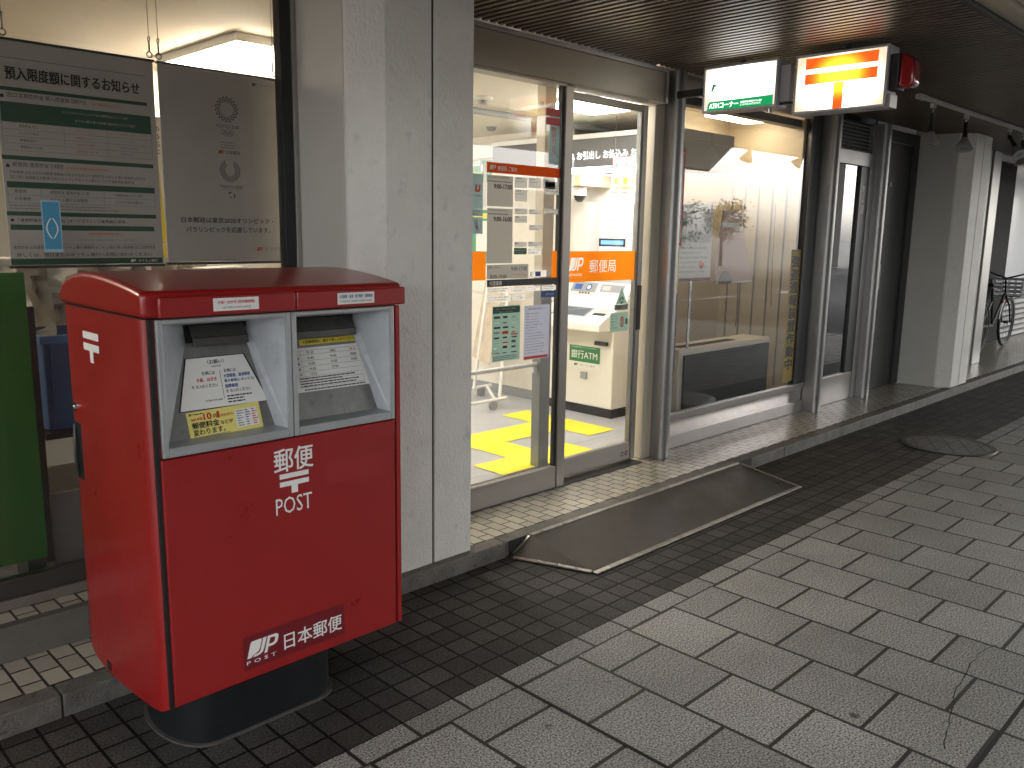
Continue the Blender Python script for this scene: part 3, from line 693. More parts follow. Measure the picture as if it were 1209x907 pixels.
# left side: postal mark, lock and handle
p = Print((x0-.0008, 2.582, 1.115), (0, -1, 0), (0, 0, 1)); p.posta(0, 0, .122, .088, WHITE, 1); link('postal_mark', p.mb, t, label='white postal mark on the left side')
link('lock', MB().lathe([(0, -.010), (.013, -.010), (.015, -.004), (.015, .004)], (x0, 2.698, .962), CHROME, 16, 0).box(x0-.0125, 2.694, .954, x0-.0102, 2.702, .970, BLACK), t, smooth=True)
mb = MB().box(x0-.0015, 2.660, .735, x0+.01, 2.722, .915, BLACK); hb = link('handle_recess', mb, t, bevel=.004)
pts = [(x0-.002-.009*math.sin(PI*i/10), 2.712-.018*math.sin(PI*i/10), .745+i*.016) for i in range(11)]
link('handle', MB().tube(pts, .005, STEELK), t, smooth=True)
link('drain_notch', MB().box(x0-.0012, 2.555, .150, x0+.01, 2.585, .178, BLACK), t)
# pedestal: stadium-shaped black foot
st = []
for k in range(13): a = -PI/2+PI*k/12; st.append((1.345+.105*math.cos(a), 2.40+.195*math.sin(a)))
for k in range(13): a = PI/2+PI*k/12; st.append((1.005+.105*math.cos(a), 2.40+.195*math.sin(a)))
mb = MB().prism(st, 2, .004, .16, PED); link('pedestal', mb, t, smooth=True)
mb = MB().prism([(1.175+(x-1.175)*1.04, 2.4+(y-2.4)*1.05) for x, y in st], 2, .0005, .007, mat('mortar_collar', (.075, .068, .06, 1), .9, var=.3, vscale=20)); link('mortar_collar', mb, t)

# ================================================================== LEFT WINDOW
t = root('poster_window', 'large aluminium framed window with hanging posters behind the red post box', 'window', (.4, 3.15, .195))
link('pane', MB().box(-3.4, 3.148, .30, 1.815, 3.154, 2.44, GLASSL), t)
link('bottom_rail', MB().box(-3.4, 3.12, .196, 1.868, 3.19, .232, BRONZE).box(-3.4, 3.135, .2322, 1.868, 3.18, .298, mat('dark_rail', (.08, .07, .06, 1), .4, .4)), t, bevel=.003)
link('side_frame', MB().box(1.816, 3.128, .30, 1.862, 3.18, 2.46, mat('smoked_frame', (.035, .037, .038, 1), .3, .5)), t, bevel=.003)
link('corner_trim', MB().box(1.8635, 3.122, .30, 1.885, 3.175, 2.46, ALU), t, bevel=.003)
link('top_rail', MB().box(-3.4, 3.12, 2.442, 1.862, 3.18, 2.50, BRONZE), t)
# room behind it
t = root('office_room', 'plain beige office room behind the poster window', 'room', (0, 6, .2)); t['kind'] = 'structure'
link('ceiling', MB().box(-6, 3.2, 2.50, 2.44, 12, 2.56, CEILIN), t)
link('wall', MB().box(2.442, 3.20, .2, 2.458, 12, 2.56, WALLIN).box(-6, 9.0, .2, 2.44, 9.1, 2.5, WALLIN).box(-5.9, 3.2, .2, -5.8, 9, 2.5, WALLIN), t)
def light_fixture(name, x0, y0, x1, y1, z, label, m, grp=None):
    r = root(name, label, 'ceiling light', ((x0+x1)/2, (y0+y1)/2, z), grp)
    link('housing', MB().box(x0-.02, y0-.02, z, x1+.02, y1+.02, z+.045, WPLAS), r, bevel=.004)
    link('diffuser', MB().box(x0, y0, z-.03, x1, y1, z-.0005, m), r)
    return r
light_fixture('ceiling_light', 2.25, 4.3, 2.42, 5.25, 2.455, 'long bright ceiling light above the Tokyo 2020 poster', TUBEL, 'ceiling lights in the office')
light_fixture('ceiling_light', 1.95, 5.75, 2.30, 6.0, 2.44, 'small ceiling light glimpsed between the two hanging posters', TUBEL, 'ceiling lights in the office')
light_fixture('ceiling_light', -.9, 4.3, -.6, 5.5, 2.44, 'ceiling light deep in the office, beyond the left edge of the photo', TUBEL, 'ceiling lights in the office')

# posters
POSM = mat('poster_board', (.46, .43, .38, 1), .45, var=.03)
t = root('hanging_poster', 'large notice poster in green tables hanging left in the window', 'poster', (1.12, 3.28, 1.362))
p = Print((.845, 3.275, 1.362), **NEGY, step=.0012); W = .525; Hh = .740
p.slab(0, 0, W, Hh, .006, POSM)
k = lambda v: Hh-v      # v measured down from the top
p.text('預入限度額に関するお知らせ', .03, k(.125), .44, .042, BLACK, 1, .035)
p.rect(.012, k(.055), W-.03, k(.058), GREY, 1)
p.rect(.0, k(.162), W-.03, k(.150), GREEND, 1); p.text('■', .01, k(.186), .011, .011, BLACK, 1); p.fine(.03, k(.188), .28, k(.166), 1, BLACK, 1, 1, .65); p.fine(.30, k(.186), .40, k(.168), 1, REDP, 1, 1, .4)
p.rect(.008, k(.262), W-.02, k(.198), GREEND, 1); p.fine(.2, k(.222), .42, k(.210), 1, GREYL, 2, 1, .6); p.fine(.24, k(.248), .46, k(.234), 1, GREYL, 2, 1, .5)
for v in (.262, .285, .308, .331, .354): p.rect(.008, k(v+.0015), W-.02, k(v), GREY, 1)
for a in (.008, .2, .345, W-.021): p.rect(a, k(.3555), a+.0015, k(.262), GREY, 1)
for v in (.266, .289, .312, .335):
    p.fine(.06, k(v+.016), .13, k(v+.002), 1, BLACK, 1, 1, .5); p.fine(.24, k(v+.016), .31, k(v+.002), 1, REDP, 1, 1, .4); p.fine(.39, k(v+.016), .45, k(v+.002), 1, GREY, 1, 1, .5)
p.rect(.0, k(.386), W-.02, k(.372), GREEND, 1); p.text('■', .01, k(.412), .011, .011, BLACK, 1); p.fine(.03, k(.414), .19, k(.392), 1, BLACK, 1, 1, .65); p.fine(.20, k(.412), .34, k(.396), 1, REDP, 1, 1, .4)
p.fine(.02, k(.452), W-.03, k(.420), 2, BLACK, 1, .7, .5)
p.rect(.008, k(.478), W-.02, k(.458), GREEND, 1)
for v in (.478, .502, .528): p.rect(.008, k(v+.0015), W-.02, k(v), GREY, 1)
for a in (.008, .11, .32, W-.021): p.rect(a, k(.529), a+.0015, k(.478), GREY, 1)
for v in (.482, .507): p.fine(.03, k(v+.018), .08, k(v), 1, BLACK, 1, 1, .5); p.fine(.14, k(v+.018), .27, k(v), 1, BLACK, 1, 1, .5); p.fine(.36, k(v+.018), .46, k(v), 1, BLACK, 1, 1, .4)
p.fine(.01, k(.552), W-.06, k(.532), 2, GREY, 1, .7, .4)
p.rect(.0, k(.572), W-.02, k(.558), GREEND, 1); p.text('■ 「通常貯金の利用の上限」(オートスウィング基準額)の変更', .01, k(.594), .38, .013, BLACK, 1, .02)
p.rect(.008, k(.620), W-.03, k(.602), GREEND, 1); p.rect(.008, k(.669), W-.03, k(.6675), GREY, 1); p.fine(.26, k(.640), .38, k(.626), 1, REDP, 1, 1, .5); p.fine(.22, k(.662), .42, k(.646), 1, GREY, 1, 1, .4)
p.fine(.01, k(.690), W-.03, k(.672), 1, BLACK, 1, 1, .5); p.text('詳しくは、窓口またはゆうちょ銀行へお問い合わせください', .02, k(.712), .46, .014, BLACK, 1, .01)
p.rect(.0, .001, W-.005, .022, GREEND, 1); p.jp(.40, .006, .02, .010, WHITE); p.text('ゆうちょ銀行', .43, .006, .07, .010, WHITE, 2)
link('board', p.mb, t)
for q in ((.84, 2.100, 1.375, 2.108), (.84, 1.351, 1.372, 1.3605)): link('clip_rail', MB().box(q[0], 3.268, q[1], q[2], 3.288, q[3], DALU), t)
def hook(x, y, z, par):
    mb = MB().ring((x, y, z+.02), .010, .0022, CHAIN, 1, 14, 6).tube([(x, y, z+.03), (x, y, z+.065)], .003, CHAIN, 6).ring((x, y, z+.075), .009, .002, CHAIN, 0, 12, 6)
    mb.tube([(x, y, z+.084), (x, y, 2.5)], .0011, CHAIN, 5)
    link('hook_and_wire', mb, par, smooth=True)
hook(1.362, 3.278, 2.105, t); hook(.88, 3.278, 2.105, t)
t = root('hanging_poster', 'plain grey poster with the Tokyo 2020 ring emblems hanging right in the window', 'poster', (1.65, 3.28, 1.366))
p = Print((1.388, 3.275, 1.366), **NEGY, step=.0012); W = .532; Hh = .732
p.slab(0, 0, W, Hh, .006, POSM)
INK = mat('indigo_ink', (.012, .02, .045, 1), .5)
def ringemblem(cx, cy, R, r, open_):
    n = 18
    for ring in range(3):
        rr = R-(R-r)*ring/3; r2 = R-(R-r)*(ring+.72)/3
        for i in range(n):
            if open_:
                a0 = math.radians(118+ (i+.5*(ring % 2))*304/n); a1 = a0+math.radians(304/n)*.5
            else:
                a0 = 2*PI*(i+.5*(ring % 2))/n; a1 = a0+2*PI/n*.5
            c, s_ = (lambda a: (cx+math.cos(a)*rr, cy+math.sin(a)*rr)), (lambda a: (cx+math.cos(a)*r2, cy+math.sin(a)*r2))
            p.poly([s_(a0), c(a0+.03), c(a1+.03), s_(a1)], INK, 1)
e1 = (1.654-1.388, 1.962-1.366)
ringemblem(e1[0], e1[1], .048, .027, False)
p.text('TOKYO 2020', e1[0]-.048, e1[1]-.072, .098, .012, INK, 1)
for i, (dx, dy) in enumerate(((-.019, 0), (0, 0), (.019, 0), (-.0095, -.009), (.0095, -.009))): p.circ(e1[0]+dx, e1[1]-.086+dy, .0085, INK, 1+.1*i, 18, .0072)
p.fine(e1[0]-.03, e1[1]-.152, e1[0]+.035, e1[1]-.122, 3, GREY, 1, .8, .4)
p.jp(e1[0]-.042, e1[1]-.172, .026, .014, REDP, 1); p.text('日本郵政', e1[0]-.008, e1[1]-.172, .058, .014, BLACK, 1)
e2 = (e1[0]+.004, e1[1]-.236)
ringemblem(e2[0], e2[1], .044, .020, True)
p.text('TOKYO 2020', e2[0]-.046, e2[1]-.070, .096, .012, INK, 1); p.text('PARALYMPIC GAMES', e2[0]-.032, e2[1]-.079, .07, .005, GREY, 1)
for r_, a_ in ((.014, 80), (.010, 200), (.014, 320)): p.circ(e2[0]+.004*math.cos(a_), e2[1]-.098, r_, INK, 1, 8, r_*.72, math.radians(a_), math.radians(a_+70))
p.text('日本郵政は東京2020オリンピック・', .060, .152, .395, .022, BLACK, 1, .02); p.text('パラリンピックを応援しています。', .078, .115, .36, .022, BLACK, 1, .02)
p.jp(.375, .040, .030, .016, REDP, 1); p.text('日本郵政', .412, .040, .085, .018, GREY, 1); p.jp(.38, Hh-.032, .02, .012, BLACK, 1); p.fine(.41, Hh-.030, .49, Hh-.022, 1, GREY, 1, 1, .7)
link('board', p.mb, t)
for q in ((1.384, 2.099, 1.924, 2.107), (1.384, 1.355, 1.926, 1.365)): link('clip_rail', MB().box(q[0], 3.268, q[1], q[2], 3.288, q[3], DALU), t)
hook(1.396, 3.278, 2.104, t); hook(1.865, 3.278, 2.104, t)

t = root('sticker', 'painted reflection of a blue sign with a looped white mark in the poster window', 'sticker', (.945, 3.147, 1.41))  # mirror image of a blue sign, painted flat onto the glass
p = Print((.915, 3.1475, 1.41), **NEGY, step=.0005); BL = mat('sign_reflection_blue', (.06, .26, .42, 1), .4, var=.05)
p.rect(0, 0, .060, .172, mat('sign_reflection_pale', (.30, .46, .55, 1), .4), 0); p.rect(.004, .010, .056, .166, BL, 1)
for s_ in (-1, 1):
    for i in range(10):
        a0, a1 = i/10, (i+1)/10; f = lambda a: (.03+s_*(.003+.014*math.sin(PI*a)), .045+.068*a)
        q0, q1 = f(a0), f(a1); p.poly([(q0[0]-.002, q0[1]), (q0[0]+.002, q0[1]), (q1[0]+.002, q1[1]), (q1[0]-.002, q1[1])], WHITE, 2)
link('film', p.mb, t)
t = root('display_board', 'plain bright green board standing behind the left window glass', 'board', (.5, 3.3, .2))
link('panel', MB().box(.10, 3.275, .30, .882, 3.30, 1.337, GREENP), t, bevel=.002)
for q in (.10, .82): link('foot', MB().box(q, 3.3005, .205, q+.06, 3.45, .8, BLACK), t)
# crate
t = root('plastic_crate', 'blue plastic crate on a dark rack beside the green board', 'crate', (1.2, 3.7, .70))
x0_, x1_, y0_, y1_, z0_, z1_ = .985, 1.45, 3.5, 3.85, .715, 1.085
mb = MB()
for q in ((x0_, y0_, x1_, y0_+.012), (x0_, y1_-.012, x1_, y1_), (x0_, y0_+.0125, x0_+.012, y1_-.0125), (x1_-.012, y0_+.0125, x1_, y1_-.0125)): mb.box(q[0], q[1], z0_, q[2], q[3], z1_, BLUEP)
mb.box(x0_+.012, y0_+.012, z0_, x1_-.012, y1_-.012, z0_+.01, BLUEP); link('tub', mb, t, bevel=.004)
mb = MB().box(x0_-.012, y0_-.012, z1_-.03, x1_+.012, y0_-.0005, z1_, mat('blue_rim', (.05, .15, .33, 1), .4)).box(x0_-.012, y0_, z1_-.03, x0_-.0005, y1_, z1_, MATS['blue_rim'])
for i in range(4): mb.box(x0_+.02+i*.13, y0_-.008, z0_+.02, x0_+.03+i*.13, y0_-.0005, z1_-.04, BLUEP)
link('rim', mb, t)
t = root('storage_rack', 'dark metal rack carrying the blue crate behind the window', 'rack', (1.2, 3.7, .2))
for (x, y) in ((.93, 3.48), (1.6, 3.48), (.93, 3.88), (1.6, 3.88)): link('post', MB().box(x, y, .2, x+.03, y+.03, 1.2, BLACK), t)
for z in (.69, .45): link('shelf', MB().box(.96, 3.46, z, 1.6, 3.9, z+.022, IRON), t)
link('label_strip', MB().box(.905, 3.44, .92, .925, 3.452, 1.11, GREYL), t)
link('front_panel', MB().box(.93, 3.36, .22, 1.30, 3.38, .505, mat('grey_board', (.14, .13, .12, 1), .6)), t)
# bags / cloth covered pile
mb = MB(); nx, nz = 26, 14
vs = [(.90+1.0*i/nx, 3.95+.06*math.sin(i*.9+j*.25)+.04*math.sin(i*2.1-j*.6)+.14*(1-j/nz)**2*-1+.05*random.random(), 1.02+.34*j/nz) for j in range(nz+1) for i in range(nx+1)]
fs = [(j*(nx+1)+i, j*(nx+1)+i+1, (j+1)*(nx+1)+i+1, (j+1)*(nx+1)+i) for j in range(nz) for i in range(nx)]
mb.add(vs, fs, CLOTH); mb.box(.9, 4.08, 1.0, 1.9, 4.5, 1.35, CLOTH)
link('cloth_bundle', mb, smooth=True, label='crumpled grey cloth bundle behind the window below the posters', cat='bundle', base=(1.4, 4.0, 1.0))
mb = MB(); mb.box(1.48, 3.64, 1.20, 1.62, 3.80, 1.305, WPLAS); mb.box(1.63, 3.62, 1.2, 1.66, 3.75, 1.318, BLACK)
link('desk_tray', mb, base=(1.55, 3.7, 1.2), bevel=.004, label='small white tray of papers just above the post box hood', cat='tray')
mb = MB().prism([(1.70, 1.20), (1.95, 1.20), (1.92, 1.325), (1.72, 1.32)], 1, 3.66, 3.80, WPLAS)
link('carton', mb, base=(1.82, 3.7, 1.2), label='white cardboard carton right behind the post box hood', cat='carton')
t = root('banner_stand', 'narrow white and yellow banner seen between the two hanging posters', 'banner', (1.75, 4.2, .2))
p = Print((1.68, 4.2, .22), **NEGY); p.slab(0, 0, .15, 1.80, .02, PAPER)
p.rect(0, 1.0, .15, 1.19, YELLOW, 1); p.poly([(.05, 1.2), (.10, 1.2), (.075, 1.62), (.06, 1.62)], YELLOW, 1); p.vtext('ゆうちょ', .06, 1.76, .03, 1.62, BLACK, 1)
link('board', p.mb, t)
link('foot', MB().box(1.66, 4.1, .2, 1.85, 4.35, .218, BLACK), t)

# ================================================================== ENTRANCE
# header beam
t = root('header_beam', 'beige metal header beam above the glass entrance doors', 'beam', (3.4, 3.06, 2.26))
link('panel', MB().box(2.449, 3.055, 2.268, 4.296, 3.20, 2.436, BEIGEM), t, bevel=.003)
link('top_trim', MB().box(2.449, 3.040, 2.4365, 4.31, 3.2, 2.458, ALU), t, bevel=.002)
link('end_trim', MB().box(4.2965, 3.040, 2.262, 4.318, 3.2, 2.4362, ALU), t)
link('bottom_groove', MB().box(2.449, 3.07, 2.2555, 3.45, 3.16, 2.2675, BRONZE), t)
# fixed pane
t = root('fixed_glass_panel', 'fixed glass panel with the opening hours board beside the sliding door', 'glass panel', (2.95, 3.09, .075))
link('bottom_rail', MB().box(2.449, 3.078, .0765, 3.447, 3.112, .204, BRONZE), t, bevel=.003)
link('threshold', MB().box(2.449, 3.07, .0755, 4.26, 3.20, .079, DALU), t)
link('pane', MB().box(2.449, 3.092, .205, 3.43, 3.098, 2.255, GLASS), t)
link('gasket', MB().box(3.4305, 3.084, .205, 3.4465, 3.11, 2.255, BLACK), t)
link('stile', MB().box(3.448, 3.072, .0765, 3.512, 3.125, 2.262, BRONZE), t, bevel=.004)
# stickers on the fixed pane, all one opening hours board
t2 = root('opening_hours_board', 'opening hours board with orange red heading fixed to the glass panel', 'notice board', (3.17, 3.09, 1.14))
p = Print((0, 3.0905, 0), **NEGY, step=.0005)
X = lambda a: 2.902+a
p.rect(2.900, 1.787, 3.444, 1.837, F_ORANGER, 1); p.jp(2.918, 1.801, .046, .023, WHITE); p.text('郵便局', 2.974, 1.799, .062, .023, WHITE, 2, .02); p.text('ご案内', 3.048, 1.799, .060, .023, WHITE, 2, .02)
p.rect(2.878, 1.62, 2.8985, 1.831, F_WHITE, 1)
for (a, b, c, d_) in ((2.904, 1.626, 3.084, 1.776), (2.905, 1.345, 3.084, 1.616), (2.907, 1.265, 3.205, 1.338)): p.rect(a, b, c, d_, F_GREY, 1)
p.rect(2.904, 1.6165, 3.19, 1.6255, F_WHITE, 1); p.rect(2.905, 1.3385, 3.09, 1.3445, F_WHITE, 1)
p.fine(2.91, 1.758, 3.05, 1.772, 1, BLACK, 2, 1, .5); p.fine(2.91, 1.742, 3.07, 1.752, 1, BLACK, 2, 1, .4); p.text('9:00-17:00', 2.950, 1.712, .126, .022, BLACK, 2, .07)
p.fine(2.91, 1.600, 3.05, 1.612, 1, BLACK, 2, 1, .5); p.fine(2.91, 1.584, 3.05, 1.594, 1, BLACK, 2, 1, .4); p.text('9:00-16:00', 2.950, 1.553, .126, .022, BLACK, 2, .07)
p.text('ATM', 2.911, 1.318, .03, .012, BLACK, 2, .02); p.fine(2.945, 1.320, 3.0, 1.328, 1, BLACK, 2, 1, .6); p.text('9:00-17:00', 3.078, 1.306, .115, .020, BLACK, 2, .02); p.text('8:00-19:00', 2.93, 1.270, .115, .018, BLACK, 2, .02); p.fine(3.08, 1.276, 3.19, 1.290, 1, REDP, 2, 1, .5)
for (a, b, c, d_) in ((3.095, 1.722, 3.187, 1.776), (3.197, 1.726, 3.292, 1.778), (3.302, 1.728, 3.398, 1.778), (3.097, 1.655, 3.187, 1.715), (3.097, 1.592, 3.190, 1.618), (3.200, 1.594, 3.292, 1.620), (3.318, 1.598, 3.425, 1.624), (3.097, 1.548, 3.188, 1.584), (3.205, 1.512, 3.305, 1.540), (3.097, 1.428, 3.190, 1.452), (3.200, 1.430, 3.300, 1.454)):
    p.rect(a, b, c, d_, F_GREYL, 1); p.fine(a+.006, d_-.016, a+.05, d_-.003, 1, BLACK, 2, 1, .6); p.fine(a+.006, d_-.026, a+.07, d_-.018, 1, F_GREY, 2, 1, .5)
p.rect(3.318, 1.700, 3.435, 1.765, F_GREYL, 1); p.fine(3.33, 1.708, 3.425, 1.722, 1, BLACK, 2, 1, .6); p.rect(3.318, 1.735, 3.43, 1.739, F_WHITE, 2)
p.rect(3.097, 1.388, 3.190, 1.421, GREEN, 1); p.text('BankCard!', 3.103, 1.404, .08, .011, F_WHITE, 2, .02); p.fine(3.105, 1.391, 3.185, 1.400, 1, F_WHITE, 2, 1, .5)
p.rect(3.197, 1.384, 3.298, 1.420, F_WHITE, 1); p.fine(3.202, 1.387, 3.295, 1.417, 2, BLUEPR, 2, 1, .6)
p.rect(3.210, 1.268, 3.345, 1.304, F_WHITE, 1); p.text('E:', 3.222, 1.273, .022, .022, INK, 2, .02); p.rect(3.258, 1.272, 3.300, 1.298, BLUEPR, 2); p.rect(3.385, 1.258, 3.4265, 1.405, F_ORANGE, 1)
p.rect(2.908, 1.228, 3.4275, 1.262, BLACK, 1); p.text('代理業務', 2.925, 1.234, .088, .022, WHITE, 2, .03)
for (a, b, c, d_) in ((2.908, 1.196, 3.080, 1.223), (3.090, 1.194, 3.190, 1.222), (3.200, 1.196, 3.300, 1.222), (3.312, 1.196, 3.425, 1.222), (2.908, 1.150, 3.080, 1.180), (3.090, 1.152, 3.190, 1.180)):
    p.rect(a, b, c, d_, F_WHITE, 1); p.fine(a+.006, b+.003, c-.008, d_-.002, 2, BLUEPR if a > 3 else BLACK, 2, .8, .5)
p.rect(3.305, 1.158, 3.4275, 1.192, BLUEPR, 1); p.text('国際送金', 3.34, 1.168, .07, .014, F_WHITE, 2)
link('board', p.mb, t2)
p = Print((0, 3.0905, 0), **NEGY, step=.0005); p.rect(2.452, 1.262, 2.899, 1.404, F_ORANGE, 1)
link('orange_band', p.mb, t, label='orange band across the left part of the fixed pane')
t2 = root('notice', 'pale teal notice of payment services under a green heading on the glass', 'notice', (3.05, 3.09, .842))
p = Print((2.948, 3.0905, .842), **NEGY, step=.0005); p.rect(0, 0, .203, .286, F_TEAL, 1); p.rect(.004, .248, .199, .282, GREEND, 2); p.fine(.03, .262, .17, .276, 1, F_WHITE, 3, 1, .5); p.fine(.05, .250, .15, .260, 1, F_WHITE, 3, 1, .5)
random.seed(11)
for j in range(8):
    for i in range(3):
        c = random.choice((BLACK, F_GREY, GREEND, BLACK, REDP if j > 2 else BLACK, F_WHITE)); a = .012+i*.064; b = .222-j*.026
        p.rect(a, b, a+random.uniform(.02, .048), b+random.uniform(.004, .013), c, 2)
p.fine(.008, .004, .19, .03, 3, BLACK, 2, .9, .4); p.rect(.072, .140, .115, .154, F_ORANGER, 3); p.rect(.135, .132, .185, .140, REDP, 3)
link('sheet', p.mb, t2)
t2 = root('notice', 'lavender sheet of fine print on the glass next to the door stile', 'notice', (3.27, 3.09, .83))
p = Print((3.180, 3.0905, .830), **NEGY, step=.0005); p.rect(0, 0, .198, .290, F_LAV, 1); p.fine(.03, .262, .17, .28, 1, BLACK, 2, 1, .4); p.fine(.01, .03, .18, .255, 15, INK, 2, .55, .3); p.rect(.004, .003, .190, .018, REDP, 1.5)
link('sheet', p.mb, t2)
SS = [('grey blue sticker with orange script at the top left of the fixed pane', 1.610, 1.776, 'u'), ('small pale sticker with two lines of print below the script sticker', 1.575, 1.608, ''), ('grey blue sticker with a white cat like drawing on the fixed pane', 1.490, 1.570, 'c')]
for lb, b, d_, kd in SS:
    p = Print((0, 3.0905, 0), **NEGY, step=.0005); p.rect(2.805, b, 2.876, d_, F_GREYB, 1)
    if kd == 'u': p.text('u', 2.822, 1.690, .03, .035, F_ORANGER, 2, .03, .2); p.fine(2.82, 1.665, 2.87, 1.678, 1, BLACK, 2, 1, .5)
    elif kd == 'c': p.circ(2.838, 1.535, .014, F_WHITE, 2, ry=1.2); p.rect(2.824, 1.500, 2.852, 1.527, F_WHITE, 2); p.rect(2.828, 1.545, 2.833, 1.558, F_WHITE, 2); p.rect(2.843, 1.545, 2.848, 1.558, F_WHITE, 2); p.rect(2.832, 1.536, 2.836, 1.540, BLACK, 3); p.rect(2.841, 1.536, 2.845, 1.540, BLACK, 3); p.rect(2.830, 1.512, 2.846, 1.516, F_ORANGER, 3)
    else: p.fine(2.81, 1.578, 2.87, 1.604, 2, BLACK, 2, .9, .5)
    link('sticker', p.mb, base=(2.84, 3.09, b), label=lb, cat='sticker')
p = Print((0, 3.0905, 0), **NEGY, step=.0005); p.rect(3.345, 1.855, 3.424, 2.135, F_GREYB, 1)
for b in (2.112, 2.068): p.rect(3.318, b-.015, 3.424, b+.022, REDP, 2)
p.rect(3.318, 2.020, 3.424, 2.052, F_WHITE, 2); p.vtext('防犯カメラ', 3.365, 2.045, .03, 1.90, REDP, 3, .02); p.text('作動', 3.355, 1.868, .055, .022, F_GREYL, 2)
link('sticker', p.mb, base=(3.38, 3.09, 1.855), label='tall red and white vertical sticker high beside the door stile', cat='sticker')

# sliding door
t = root('sliding_door', 'glass sliding door with the orange post office band', 'door', (3.9, 3.16, .085))
link('bottom_rail', MB().box(3.575, 3.150, .090, 4.228, 3.185, .200, BRONZE), t, bevel=.003)
link('top_rail', MB().box(3.575, 3.150, 2.215, 4.228, 3.185, 2.255, BEIGEM), t, bevel=.003)
link('left_stile', MB().box(3.535, 3.150, .088, 3.5748, 3.185, 2.255, BRONZE), t, bevel=.003)
link('right_stile', MB().box(4.2282, 3.145, .086, 4.272, 3.19, 2.255, BRONZE), t, bevel=.003)
link('seal', MB().box(4.214, 3.152, .2005, 4.2278, 3.183, 2.2145, STEELD), t)
link('pane', MB().box(3.575, 3.162, .2005, 4.2135, 3.168, 2.2145, GLASS), t)
link('pull_plate', MB().box(4.232, 3.138, .915, 4.270, 3.1448, 1.19, BLACK), t, bevel=.003)
p = Print((4.15, 3.1495, .112), **NEGY, step=.0005)
INKB = mat('navy_print', (.02, .03, .09, 1), .4); p.circ(0, .02, .016, INKB, 1, 16, .009); p.circ(.04, .022, .017, INKB, 1.5, 16, .008); p.circ(.045, .026, .006, REDP, 2); link('maker_mark', p.mb, t)
p = Print((0, 3.1605, 0), **NEGY, step=.0005)
LT = Print((0, 0, 0), (1, 0, 0), (0, 1, 0), 0)
LT.jp(.031, .064, .130, .074, F_WHITE); LT.text('郵便局', .209, .050, .245, .074, F_WHITE, 2); LT.text('NETWORK', .022, .034, .125, .014, F_WHITE, 2)
lv = [(round(x, 6), round(y, 6)) for x, y, z in LT.mb.v]
idx = {}; rem = [idx.setdefault(q_, len(idx)) for q_ in lv]; uq = list(idx)
vs_b, fs_b = cut_band(.6374, .174, outlines(uq, [[rem[k_] for k_ in f_] for f_ in LT.mb.f]))
p.mb.add([p.P(3.576+x, 1.226+y, 1) for x, y in vs_b], fs_b, F_ORANGE)
p.mb.add([p.P(3.576+x, 1.226+y, 1) for x, y, z in LT.mb.v], LT.mb.f, F_WHITE)
link('orange_band', p.mb, t)
p = Print((0, 3.1605, 0), **NEGY, step=.0005)
p.poly([(4.040, 1.080), (4.156, 1.080), (4.098, 1.185)], F_TEAL, 1); p.circ(4.098, 1.105, .022, GREEND, 2, 16, .010, math.radians(0), math.radians(90)); p.circ(4.098, 1.105, .022, GREEND, 2, 16, .010, math.radians(120), math.radians(210)); p.circ(4.098, 1.105, .022, GREEND, 2, 16, .010, math.radians(240), math.radians(330))
p.rect(4.032, 1.045, 4.165, 1.078, GREEND, 1); p.rect(4.038, 1.050, 4.159, 1.073, F_WHITE, 2); p.text('自動ドア', 4.048, 1.054, .10, .015, GREEND, 3, .03)
link('sticker', p.mb, base=(4.1, 3.16, 1.045), label='triangular green sticker above a rounded green label on the sliding door', cat='sticker')
p = Print((0, 3.1605, 0), **NEGY, step=.0005); p.rect(3.995, .915, 4.170, 1.030, F_TEAL, 1); p.fine(4.0, .93, 4.07, 1.02, 5, GREEND, 2, .8, .4); p.circ(4.11, .972, .020, REDP, 2, 20, .014, ry=1.7); p.rect(4.105, .955, 4.115, .990, REDP, 2); p.rect(4.145, .955, 4.165, .990, GREEND, 2)
link('sticker', p.mb, base=(4.08, 3.16, .915), label='pale teal sticker with a red oval low on the sliding door glass', cat='sticker')
t = root('door_jamb', 'cream painted door jamb right of the sliding door', 'door jamb', (4.38, 3.15, .075))
link('jamb', MB().box(4.318, 3.125, .0755, 4.455, 3.24, 2.36, CREAM), t, bevel=.004)
link('black_strip', MB().box(4.456, 3.115, .0755, 4.505, 3.2, 2.455, BLACK), t)
# bullnose aluminium posts
def post(x, label):
    r = root('aluminium_post', label, 'post', (x, 3.05, .075), 'rounded aluminium posts of the shopfront')
    w = .052; pts = []
    for k in range(9):
        a = PI+PI*k/8; pts.append((x+w*math.cos(a), 3.068+.045*math.sin(a)))
    pts += [(x+w, 3.155), (x-w, 3.155)]
    mb = MB().prism(pts, 2, .0755, 2.462, ALUP); link('shaft', mb, r, smooth=True)
    link('back_fin', MB().box(x-w+.006, 3.1555, .0755, x+w+.055, 3.20, 2.46, ALU), r, bevel=.003)
    return r
post(4.46, 'rounded aluminium post between the sliding door and the display window')
post(6.63, 'rounded aluminium post below the lit postal mark sign')
post(7.60, 'rounded aluminium post beside the dark metal door')

